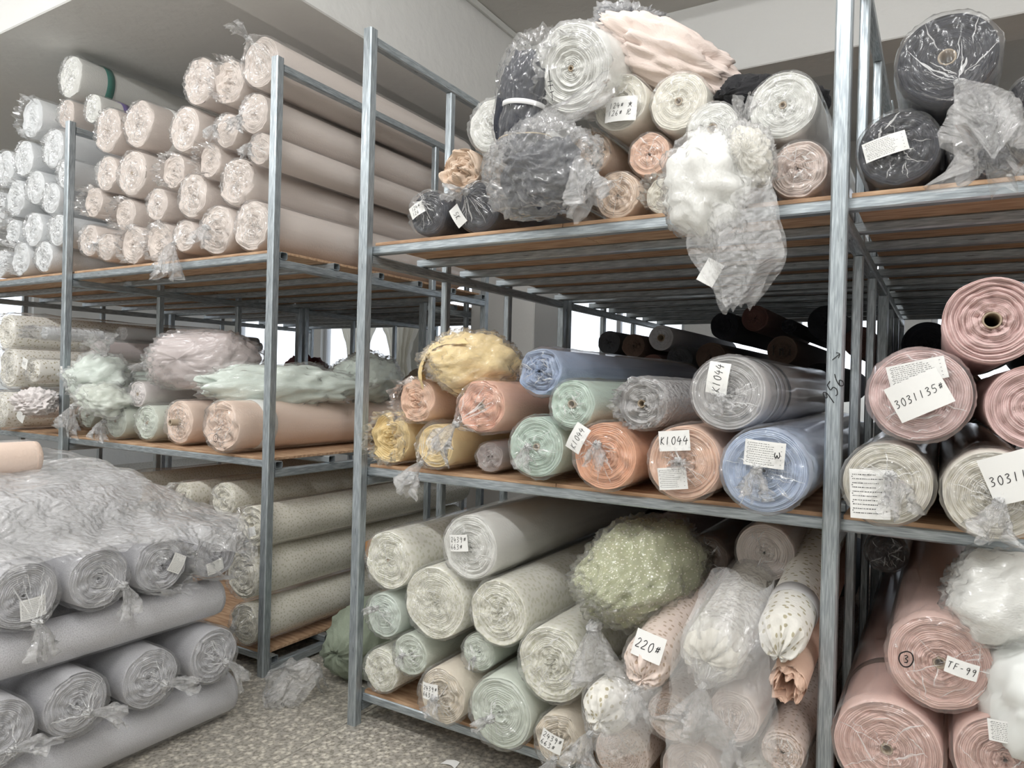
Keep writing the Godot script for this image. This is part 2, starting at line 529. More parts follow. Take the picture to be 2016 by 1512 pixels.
# ------------------------------------------------------------------ racks
# frames: x of the outer right face of each side frame; z0: front face; levels: upper faces of the boards
func rack(called: String, label: String, frames: Array, z0: float, depth: float, levels: Array, height: float, group := "", uprights := [0.53, 1.05]) -> Node3D:
	var r := thing(called, label, "rack", Vector3(frames[0], 0, z0), group)
	var off := -Vector3(frames[0], 0, z0)
	var ps := 0.04
	for x in frames:
		for z in [z0 - 0.02, z0 - depth + 0.02]:
			part(r, "post", tube(height, ps, ps, 1), M.steel_y, off + Vector3(x - 0.02, height / 2.0, z))
		var rl: float = depth - 0.084
		for y in levels:
			var ry: float = y - 0.012 - 0.032 - 0.0195
			part(r, "side_rail", tube(rl, 0.036, 0.037, 2), M.steel_z, off + Vector3(x - 0.02, ry, z0 - depth / 2.0))
		part(r, "top_rail", tube(rl, 0.034, 0.036, 2), M.steel_z, off + Vector3(x - 0.02, height - 0.04, z0 - depth / 2.0))
		# uprights between the rails
		var ys := [0.0]
		for y in levels:
			ys.append_array([y - 0.084, y - 0.044])
		ys.append(height - 0.06)
		for u in uprights:
			for k in ys.size() / 2:
				var a: float = ys[k * 2]
				var b: float = ys[k * 2 + 1]
				part(r, "upright", tube(b - a, 0.03, 0.036, 1), M.steel_y, off + Vector3(x - 0.02, (a + b) / 2.0, z0 - u))
	for k in frames.size() - 1:
		var xl: float = frames[k] - (0.04 if k == 0 else 0.02) + 0.001
		var xr: float = frames[k + 1] - (0.0 if k == frames.size() - 2 else 0.02) - 0.001
		for y in levels:
			for b in 6:
				var z := z0 - 0.062 - b * (depth - 0.124) / 5.0
				part(r, "shelf_beam", tube(xr - xl, 0.04, 0.032, 0), M.steel_x, off + Vector3((xl + xr) / 2.0, y - 0.012 - 0.016, z))
			var bl: float = frames[k] + 0.004
			var br: float = frames[k + 1] - 0.042
			for h in 2:
				var w := (br - bl) / 2.0
				part(r, "plywood_board", bar(Vector3(w - 0.002, 0.0118, depth - 0.09), 0.001), M.plywood, off + Vector3(bl + w * (h + 0.5), y - 0.006, z0 - depth / 2.0))
	return r

# ------------------------------------------------------------------ fabric rolls
const COLS := 44

func ridge(a: float) -> float:
	return 1.0 - absf(a) * 2.0

# the wound cloth: every layer of the end is a ridge of its own; local +z looks out of the visible end
func roll_mesh(R: float, L: float, sd: float, o: Dictionary) -> ArrayMesh:
	var lay: int = o.get("lay", clampi(int(R / 0.0058), 9, 26))
	var wav: float = o.get("wav", 0.05) * 0.65
	var sq: float = o.get("sq", 1.0)
	var rc: float = o.get("rc", 0.0)
	var tele: float = o.get("tele", 0.006)
	var fleck: Color = o.get("fleck", Color.WHITE)
	var share: float = o.get("share", 0.0)
	var r0 := maxf(rc, 0.004)
	var rad := PackedFloat32Array()
	var zz := PackedFloat32Array()
	var kk := PackedFloat32Array()
	var p := (R - r0) / lay
	var deep := minf(p * 0.9, 0.0075)
	if rc > 0.0:
		rad.append(rc)
		zz.append(-0.08)
		kk.append(0.0)
	var dome: float = o.get("dome", 0.0)
	if dome > 0.0:
		lay = 16
		for k in lay:
			var t := (k + 0.3) / lay
			rad.append(R * t)
			zz.append(dome * sqrt(maxf(0.0, 1.0 - t * t)))
			kk.append(k)
	for k in (0 if dome > 0.0 else lay):
		var base := tele * (nz.get_noise_2d(k * 0.31, sd * 3.7) + 0.7 * nz.get_noise_2d(k * 1.3, sd * 1.9))
		rad.append(r0 + k * p)
		zz.append(base - deep)
		kk.append(k)
		rad.append(r0 + (k + 0.25) * p)
		zz.append(base)
		kk.append(k + 0.3)
		rad.append(r0 + (k + 0.8) * p)
		zz.append(base + 0.0007)
		kk.append(k + 0.6)
	var n_end := rad.size()
	var side := [[0.992, -0.004], [1.0, -0.012], [1.0, -0.04], [1.0, -0.11], [1.0, -0.2], [1.0, -0.32], [1.0, -0.48], [1.0, -0.7], [1.0, -0.95], [1.0, -1.2], [1.0, -L + 0.02], [0.97, -L], [0.05, -L - 0.004]]
	for s in side:
		if s[1] < -L + 0.01 and s[1] > -L - 0.001 and s[0] == 1.0:
			continue
		rad.append(R * s[0])
		zz.append(maxf(s[1], -L - 0.004))
		kk.append(lay)
	var rows := rad.size()
	var v := PackedVector3Array()
	var uv := PackedVector2Array()
	var col := PackedColorArray()
	var tile := 0.3
	var around := maxf(1.0, roundf(TAU * R / tile))
	var along := 0.0
	for i in rows:
		var r := rad[i]
		var end := i < n_end
		var lean := r / R
		var tone := 1.0 - 0.10 * absf(nz.get_noise_2d(floorf(kk[i]) * 7.7, sd * 5.1)) if end else 1.0
		if i > 0:
			along += Vector2(rad[i] - rad[i - 1], zz[i] - zz[i - 1]).length()
		for j in COLS + 1:
			var th := TAU * (j % COLS) / COLS
			var c := cos(th)
			var s := sin(th)
			var q := r
			var z := zz[i]
			if end:
				var w := wav * (1.0 - 0.8 * lean * lean)
				q = r * (1.0 + w * (nz.get_noise_3d(c * 0.9 + sd, s * 0.9, kk[i] * 0.05) + 0.5 * nz.get_noise_3d(c * 3.2 + sd, s * 3.2, kk[i] * 0.16))) + p * 0.55 * wav * 9.0 * nz.get_noise_3d(c * 2.5, s * 2.5 + sd, kk[i] * 0.5) * (1.0 - lean * lean)
				if dome > 0.0:
					var g := sin(th * 9.0 + 3.0 * nz.get_noise_3d(c * 2.0, s * 2.0, sd)) * (1.0 - lean) * lean
					q = r * (1.0 + 0.22 * g)
					z += 0.05 * g
				z += 0.004 * nz.get_noise_3d(c * 2.4, s * 2.4 - sd, kk[i] * 0.35) + 0.02 * wav * 10.0 * nz.get_noise_3d(c * 1.5, s * 1.5, sd + kk[i] * 0.12)
			else:
				var fade := minf(1.0, -z * 12.0)
				q = r * (1.0 + fade * (0.018 * nz.get_noise_3d(c * 1.2 + sd, s * 1.2, z * 2.2) + 0.010 * nz.get_noise_3d(c * 3.5, s * 3.5 + sd, z * 5.0)))
			var low: float = R * o.get("sink", 0.0) * (1.0 - lean) if end else 0.0
			v.append(Vector3(q * c / sqrt(sq), q * s * sq - low, z))
			uv.append(Vector2(float(j) / COLS * around, along / tile))
			var t := Color(tone, tone, tone)
			if share > 0.0 and end and nz.get_noise_3d(c * r * 190.0, s * r * 190.0, sd) > 0.75 - share:
				t = t * fleck
			col.append(t)
	return commit(v, lattice(rows, COLS + 1, false, false), uv, col)

# the clear wrapping: a sleeve over the roll that is stretched ("tight"), gathered ("knot") or left open ("open") over its end
func wrap_mesh(R: float, L: float, sd: float, kind: String, o: Dictionary) -> ArrayMesh:
	var sq: float = o.get("sq", 1.0)
	var loose: float = o.get("loose", 0.05)
	var kx: Vector2 = o.get("knot", Vector2.ZERO)
	var reach: float = o.get("reach", 0.05)
	var Rw := R * 1.015 + 0.0035
	var crisp: float = o.get("crisp", 1.0)
	var rad := PackedFloat32Array()
	var zz := PackedFloat32Array()
	var en := PackedFloat32Array()
	for z in [-L * 0.985, -1.15, -0.85, -0.6, -0.42, -0.3, -0.22, -0.16, -0.11, -0.075, -0.045, -0.022, -0.008]:
		if z < -L * 0.99:
			continue
		rad.append(Rw)
		zz.append(z)
		en.append(0.0)
	if kind == "open":
		for k in 7:
			rad.append(Rw * (1.0 - 0.035 * k))
			zz.append(0.006 + reach * (k + 0.3) / 6.0)
			en.append(0.3 + 0.1 * k)
	else:
		rad.append(Rw * 0.985)
		zz.append(0.006)
		en.append(0.1)
		var ne := clampi(int(R / 0.0062), 10, 20)
		for k in ne:
			var t := (k + 1.0) / ne
			rad.append(Rw * lerpf(0.97, 0.03 if kind == "tight" else 0.07, t))
			zz.append(0.013 + (reach * t * t if kind == "knot" else 0.006 * sin(t * 3.0)))
			en.append(0.2 + 0.8 * t)
	var cols := clampi(int(TAU * R / 0.0085), 56, 96)
	var v := PackedVector3Array()
	var uv := PackedVector2Array()
	var pleats := 7.0 + fmod(absf(sd) * 13.0, 6.0)
	var along := 0.0
	for i in rad.size():
		if i > 0:
			along += Vector2(rad[i] - rad[i - 1], zz[i] - zz[i - 1]).length()
		for j in cols + 1:
			var th := TAU * (j % cols) / cols
			var c := cos(th)
			var s := sin(th)
			var r: float = rad[i]
			var z: float = zz[i]
			var e: float = en[i]
			var n1 := nz.get_noise_3d(c * 1.8 + sd, s * 1.8, z * 7.0 + e * 2.0)
			var n2 := nz.get_noise_3d(c * 5.0, s * 5.0 + sd, z * 16.0 + e * 5.0)
			var f := nz.get_noise_3d(r * c * 42.0 + sd * 9.0, r * s * 42.0, z * 30.0) + 0.55 * ridge(nz.get_noise_3d(r * c * 70.0, r * s * 70.0 + sd * 5.0, z * 55.0)) - 0.3
			if kind == "open" and e > 0.0:
				r *= 1.0 + 0.30 * e * n1 + 0.14 * e * n2
				z += 0.05 * e * n2
				r += 0.006 * f * crisp
			elif e == 0.0:
				r *= 1.0 + loose * (0.35 + 0.65 * maxf(0.0, n1) + 0.4 * maxf(0.0, ridge(n2) - 0.3))
				r += 0.0022 * maxf(f, -0.5) * crisp * (1.0 if z > -0.25 else 0.4)
			else:
				var pl := absf(sin(th * pleats * 0.5 + n1 * 2.5))
				r *= 1.0 + (0.10 * e * (1.0 - 0.5 * e)) * n2
				z += (0.016 * pl if kind == "knot" else 0.010 * maxf(0.0, n1) + 0.008 * ridge(n2)) * sin(minf(1.0, e) * PI) + loose * 0.12 * maxf(0.0, n1) * (1.0 - e)
				z += 0.0065 * maxf(f, -0.7) * crisp
			var sh := kx * R * smoothstep(0.1, 1.0, e) if kind != "open" else kx * R * e * 0.5
			v.append(Vector3(r * c / sqrt(sq) + sh.x, r * s * sq + sh.y, z))
			uv.append(Vector2(float(j) / cols * roundf(TAU * R / 0.22 + 0.5), along / 0.22))
	return commit(v, lattice(rad.size(), cols + 1, false, true), uv)

# film folds whose bright glints are put in as whitish strips: narrow, crooked, most of them running to the knot
func fold_glints_mesh(R: float, sd: float, kind: String, o: Dictionary) -> ArrayMesh:
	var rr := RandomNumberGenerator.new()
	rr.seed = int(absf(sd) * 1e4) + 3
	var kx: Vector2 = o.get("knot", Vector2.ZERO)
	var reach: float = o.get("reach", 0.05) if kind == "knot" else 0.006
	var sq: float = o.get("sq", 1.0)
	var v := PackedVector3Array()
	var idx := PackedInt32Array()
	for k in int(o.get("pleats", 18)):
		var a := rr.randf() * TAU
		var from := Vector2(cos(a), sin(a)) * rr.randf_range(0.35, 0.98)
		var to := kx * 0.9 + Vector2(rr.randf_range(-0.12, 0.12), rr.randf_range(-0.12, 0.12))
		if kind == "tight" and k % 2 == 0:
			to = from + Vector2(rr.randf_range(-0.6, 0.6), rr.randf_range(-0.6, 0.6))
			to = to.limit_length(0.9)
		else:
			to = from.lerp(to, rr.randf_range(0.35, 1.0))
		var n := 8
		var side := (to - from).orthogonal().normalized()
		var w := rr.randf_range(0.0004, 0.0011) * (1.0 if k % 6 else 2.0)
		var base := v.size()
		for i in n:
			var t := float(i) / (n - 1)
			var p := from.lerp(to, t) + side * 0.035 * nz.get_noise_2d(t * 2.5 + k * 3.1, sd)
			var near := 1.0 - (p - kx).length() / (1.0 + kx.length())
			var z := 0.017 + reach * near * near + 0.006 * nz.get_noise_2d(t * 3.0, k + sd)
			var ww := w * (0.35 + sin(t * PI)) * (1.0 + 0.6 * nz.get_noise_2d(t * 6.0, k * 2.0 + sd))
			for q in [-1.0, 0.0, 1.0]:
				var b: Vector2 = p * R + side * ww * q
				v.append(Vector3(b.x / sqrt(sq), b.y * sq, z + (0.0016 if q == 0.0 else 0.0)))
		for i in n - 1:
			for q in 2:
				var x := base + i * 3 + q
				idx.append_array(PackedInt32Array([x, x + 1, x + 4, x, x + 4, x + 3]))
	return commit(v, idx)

# the loose end of a bag beyond its knot: a pleated skirt of film that droops; starts at the origin and runs along +z
func tail_mesh(length: float, wide: float, droop: float, sd: float, start := 0.010) -> ArrayMesh:
	var rows := 16
	var cols := 48
	var v := PackedVector3Array()
	var uv := PackedVector2Array()
	for i in rows:
		var t := float(i) / (rows - 1)
		var fl := lerpf(start, wide, pow(t, 0.8))
		for j in cols:
			var th := TAU * j / cols
			var n := nz.get_noise_3d(cos(th) * 2.2 + sd, sin(th) * 2.2, t * 1.6)
			var r := fl * (1.0 + 0.25 * t * nz.get_noise_3d(cos(th) * 6.0, sin(th) * 6.0 + sd, t * 6.0) + 0.55 * t * sin(th * 5.0 + sd * 9.0 + n * 3.0) + 0.5 * t * n)
			var z := length * t * (1.0 - 0.25 * droop) + 0.02 * t * sin(th * 3.0 + sd)
			v.append(Vector3(r * cos(th), r * sin(th) * 0.6 - droop * length * t * t, z))
			uv.append(Vector2(j * 2.0 / cols, t * length / 0.15))
	return commit(v, lattice(rows, cols, true, true), uv)

func knot_mesh(r: float, sd: float) -> ArrayMesh:
	return lump_mesh(Vector3(r, r, r * 1.3), sd, {"amp": 0.35, "fine": 0.3, "rows": 10, "cols": 14})

# a soft body: an ellipsoid pushed about by folds; folds run along the longest axis
func lump_mesh(rad: Vector3, sd: float, o: Dictionary) -> ArrayMesh:
	var rows: int = o.get("rows", 30)
	var cols: int = o.get("cols", 44)
	var amp: float = o.get("amp", 0.12)
	var fine: float = o.get("fine", 0.07)
	var flat: float = o.get("flat", 1.0)
	var k: Vector3 = o.get("folds", Vector3(3.5, 3.5, 1.4))
	var grow: float = o.get("grow", 0.0)
	var box: float = o.get("box", 1.0)
	var crisp: float = o.get("crisp", 0.0)
	var v := PackedVector3Array()
	var uv := PackedVector2Array()
	var col := PackedColorArray()
	for i in rows:
		var ph := PI * (i + 0.02) / (rows - 1 + 0.04)
		for j in cols + 1:
			var th := TAU * (j % cols) / cols
			var d := Vector3(sin(ph) * cos(th), sin(ph) * sin(th), cos(ph))
			var n1 := nz.get_noise_3d(d.x * 1.1 + sd, d.y * 1.1, d.z * 1.1 + sd * 0.3)
			var n2 := nz.get_noise_3d(d.x * k.x, d.y * k.y + sd, d.z * k.z)
			var n3 := nz.get_noise_3d(d.x * k.x * 2.3 + n1 * 2.0, d.y * k.y * 2.3, d.z * k.z * 2.3 - sd)
			var m := 1.0 + amp * n1 + (fine * (n2 * 1.3 + n3 * 0.45) if o.has("soft") else fine * (ridge(n2) * 0.7 + ridge(n3) * 0.5 - 0.4))
			var e := d
			if box != 1.0:
				e = Vector3(signf(d.x) * pow(absf(d.x), box), signf(d.y) * pow(absf(d.y), box), signf(d.z) * pow(absf(d.z), box))
			var q := e * m * rad + d * grow
			if crisp > 0.0:
				q += d * crisp * (nz.get_noise_3d(q.x * 38.0 + sd, q.y * 38.0, q.z * 38.0) + 0.6 * ridge(nz.get_noise_3d(q.x * 65.0, q.y * 65.0 + sd, q.z * 65.0)))
			q.y = maxf(q.y, -rad.y * flat)
			v.append(q)
			uv.append(Vector2(j * roundf(TAU * rad.x / 0.3 + 0.5) / cols, ph * maxf(rad.z, rad.y) / 0.3))
			col.append(Color.WHITE)
	return commit(v, lattice(rows, cols + 1, false, false), uv, col)

# a film or cloth surface through rows of control points
func sheet_mesh(ctrl: Array, fine: int, amp: float, sd: float, freq := 9.0) -> ArrayMesh:
	var nr := ctrl.size()
	var nc: int = ctrl[0].size()
	var rows := (nr - 1) * fine + 1
	var cols := (nc - 1) * fine + 1
	var v := PackedVector3Array()
	var uv := PackedVector2Array()
	for i in rows:
		var a := float(i) / fine
		var i1 := mini(int(a), nr - 2)
		var fa := a - i1
		for j in cols:
			var b := float(j) / fine
			var j1 := mini(int(b), nc - 2)
			var fb := b - j1
			var line := []
			for di in [-1, 0, 1, 2]:
				var row: Array = ctrl[clampi(i1 + di, 0, nr - 1)]
				line.append((row[j1] as Vector3).cubic_interpolate(row[j1 + 1], row[maxi(j1 - 1, 0)], row[mini(j1 + 2, nc - 1)], fb))
			var p: Vector3 = (line[1] as Vector3).cubic_interpolate(line[2], line[0], line[3], fa)
			var q := p * freq
			p += Vector3(nz.get_noise_3d(q.x + sd, q.y, q.z), nz.get_noise_3d(q.x, q.y + sd, q.z + 7.0), nz.get_noise_3d(q.x, q.y, q.z + sd)) * amp
			q = p * 46.0
			p.z += amp * 0.28 * (nz.get_noise_3d(q.x + sd, q.y, q.z) + 0.7 * ridge(nz.get_noise_3d(q.x * 1.7, q.y * 1.7 - sd, q.z * 1.7)))
			v.append(p)
			uv.append(Vector2(p.x + p.z * 0.7, p.y + p.z * 0.7) / 0.22)
	return commit(v, lattice(rows, cols, false, false), uv)

func ring_mesh(R: float, w: float, sq := 1.0) -> ArrayMesh:
	var v := PackedVector3Array()
	for i in 4:
		for j in 48:
			var th := TAU * j / 48
			var r: float = R + [-0.002, 0.0008, 0.0008, -0.002][i]
			v.append(Vector3(r * cos(th) / sqrt(sq), r * sin(th) * sq, [0.0, 0.001, w - 0.001, w][i] - w))
	return commit(v, lattice(4, 48, true, true))

func pipe_mesh(R: float, L: float, wall: float) -> ArrayMesh:
	var v := PackedVector3Array()
	for q in [[R - wall, -L], [R - wall, -0.001], [R - wall + 0.001, 0.0], [R - 0.001, 0.0], [R, -0.001], [R, -L]]:
		for j in 28:
			var th := TAU * j / 28
			v.append(Vector3(q[0] * cos(th), q[0] * sin(th), q[1]))
	return commit(v, lattice(6, 28, true, true))

# a paper slip, slightly curled, with ink on it; lies at p in the parent's axes, facing +z, turned by deg
func slip(parent: Node3D, p: Vector3, deg: float, size: Vector2, text: String, height := 0.02, printed := false, tilt := Vector2.ZERO) -> void:
	var b := Basis(Vector3(0, 0, 1), deg_to_rad(deg))
	b = Basis(Vector3(0, 1, 0), tilt.x) * Basis(Vector3(1, 0, 0), tilt.y) * b
	var curl := size.x * 1.6
	var v := PackedVector3Array()
	for i in 4:
		for j in 9:
			var x := (j / 8.0 - 0.5) * size.x
			var y := (i / 3.0 - 0.5) * size.y
			v.append(Vector3(sin(x / curl) * curl, y, cos(x / curl) * curl - curl))
	var o := part(parent, "paper_tag", commit(v, lattice(4, 9, false, true)), M.paper, p, b)
	if text:
		part(o, "handwriting", ink_mesh(writing(text, height), maxf(0.0013, height * 0.085), 0.0007, curl), M.ink)
	if printed:
		var lines := []
		var rr := RandomNumberGenerator.new()
		rr.seed = int(p.x * 1e4) + 77
		for k in 10:
			var y := size.y * (0.39 - k * 0.086)
			var x := -size.x * 0.42
			while x < size.x * (0.1 + 0.3 * rr.randf()):
				var w := size.x * rr.randf_range(0.015, 0.045)
				lines.append([Vector2(x, y), Vector2(x + w, y)])
				x += w + size.x * rr.randf_range(0.008, 0.03)
			if k % 2 == 0:
				lines.append([Vector2(-size.x * 0.44, y - size.y * 0.043), Vector2(size.x * 0.42, y - size.y * 0.043)])
		part(o, "print", ink_mesh(lines, size.y * 0.017, 0.0006, curl), M.print)

# one roll. s: p end centre, r, len, m fabric, w wrapping ("", "tight", "knot", "open"), and the options of the meshes above
func roll(s: Dictionary) -> Node3D:
	var R: float = (s.r - 0.0045) / (1.018 + 0.6 * s.get("loose", 0.05))  # s.r counts the wrapping
	var L: float = s.get("len", 1.52)
	var sd: float = s.p.x * 3.1 + s.p.y * 7.3 + s.p.z * 1.7 + float(s.get("sd", 0))
	var t := thing(s.get("n", "fabric_roll"), s.l, s.get("cat", "fabric roll"), s.p, s.get("g", ""))
	t.basis = Basis(Vector3.UP, deg_to_rad(s.get("yaw", 0.0))) * Basis(Vector3.RIGHT, deg_to_rad(s.get("pitch", 0.0)))
	var core: String = s.get("core", "")
	var rc := 0.0
	if core != "":
		rc = s.get("rc", 0.019)
	var o := s.duplicate()
	o["rc"] = rc
	part(t, "cloth", roll_mesh(R, L, sd, o), M[s.m])
	if core == "tube":
		part(t, "core_tube", pipe_mesh(rc, 0.35, 0.004), M.core_card, Vector3(0, 0, s.get("out", 0.004)))
	elif core == "stick":
		part(t, "core_tube", pipe_mesh(rc, 0.35, 0.006), M.core_card, Vector3(0, 0, 0.05))
	for b in s.get("bands", []):
		part(t, "wrapping_band", ring_mesh(R * 1.022 + 0.001, b[1], s.get("sq", 1.0)), M[b[2]], Vector3(0, 0, -b[0]))
	var w: String = s.get("w", "tight")
	if w != "":
		var film: Material = M[s.get("film", "film")]
		var f := part(t, "plastic_wrap", wrap_mesh(R, L, sd, w, s), film)
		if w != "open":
			part(f, "film_fold_glints", fold_glints_mesh(R, sd, w, s), M.film_fold_glint).set_meta("kind", "stuff")  # pale strips carry the bright glints of the creased film
		if w == "knot":
			var kx: Vector2 = s.get("knot", Vector2.ZERO) * R
			var reach: float = s.get("reach", 0.05)
			var kn := part(f, "knot", knot_mesh(R * s.get("kr", 0.13), sd), M.film_heavy, Vector3(kx.x, kx.y, reach + 0.012))
			kn.set_meta("label", "bunched knot of clear film")
			var tl: float = s.get("tail", 0.5) * R * 1.5
			if tl > 0.0:
				var aim: Vector2 = s.get("aim", Vector2(0.3, -0.6))
				var b := Basis.looking_at(-Vector3(aim.x, aim.y, 0.55).normalized(), Vector3(0.1, 1, 0.05))
				part(f, "loose_end", tail_mesh(tl, tl * s.get("spread", 0.5), 0.35, sd), M.film_milky, Vector3(kx.x, kx.y, reach + 0.02), b)
	for g in s.get("ink", []):
		part(t, "handwriting", ink_mesh(writing(g[0], g[3], 0.0), maxf(0.0022, g[3] * 0.08)), M.ink, Vector3(g[1] * R, g[2] * R, g[4]))
	for g in s.get("tags", []):
		slip(t, Vector3(g[0] * R, g[1] * R, g[5] if g.size() > 5 else 0.034), g[2], g[3], g[4], g[6] if g.size() > 6 else 0.02, g[7] if g.size() > 7 else false)
	return t

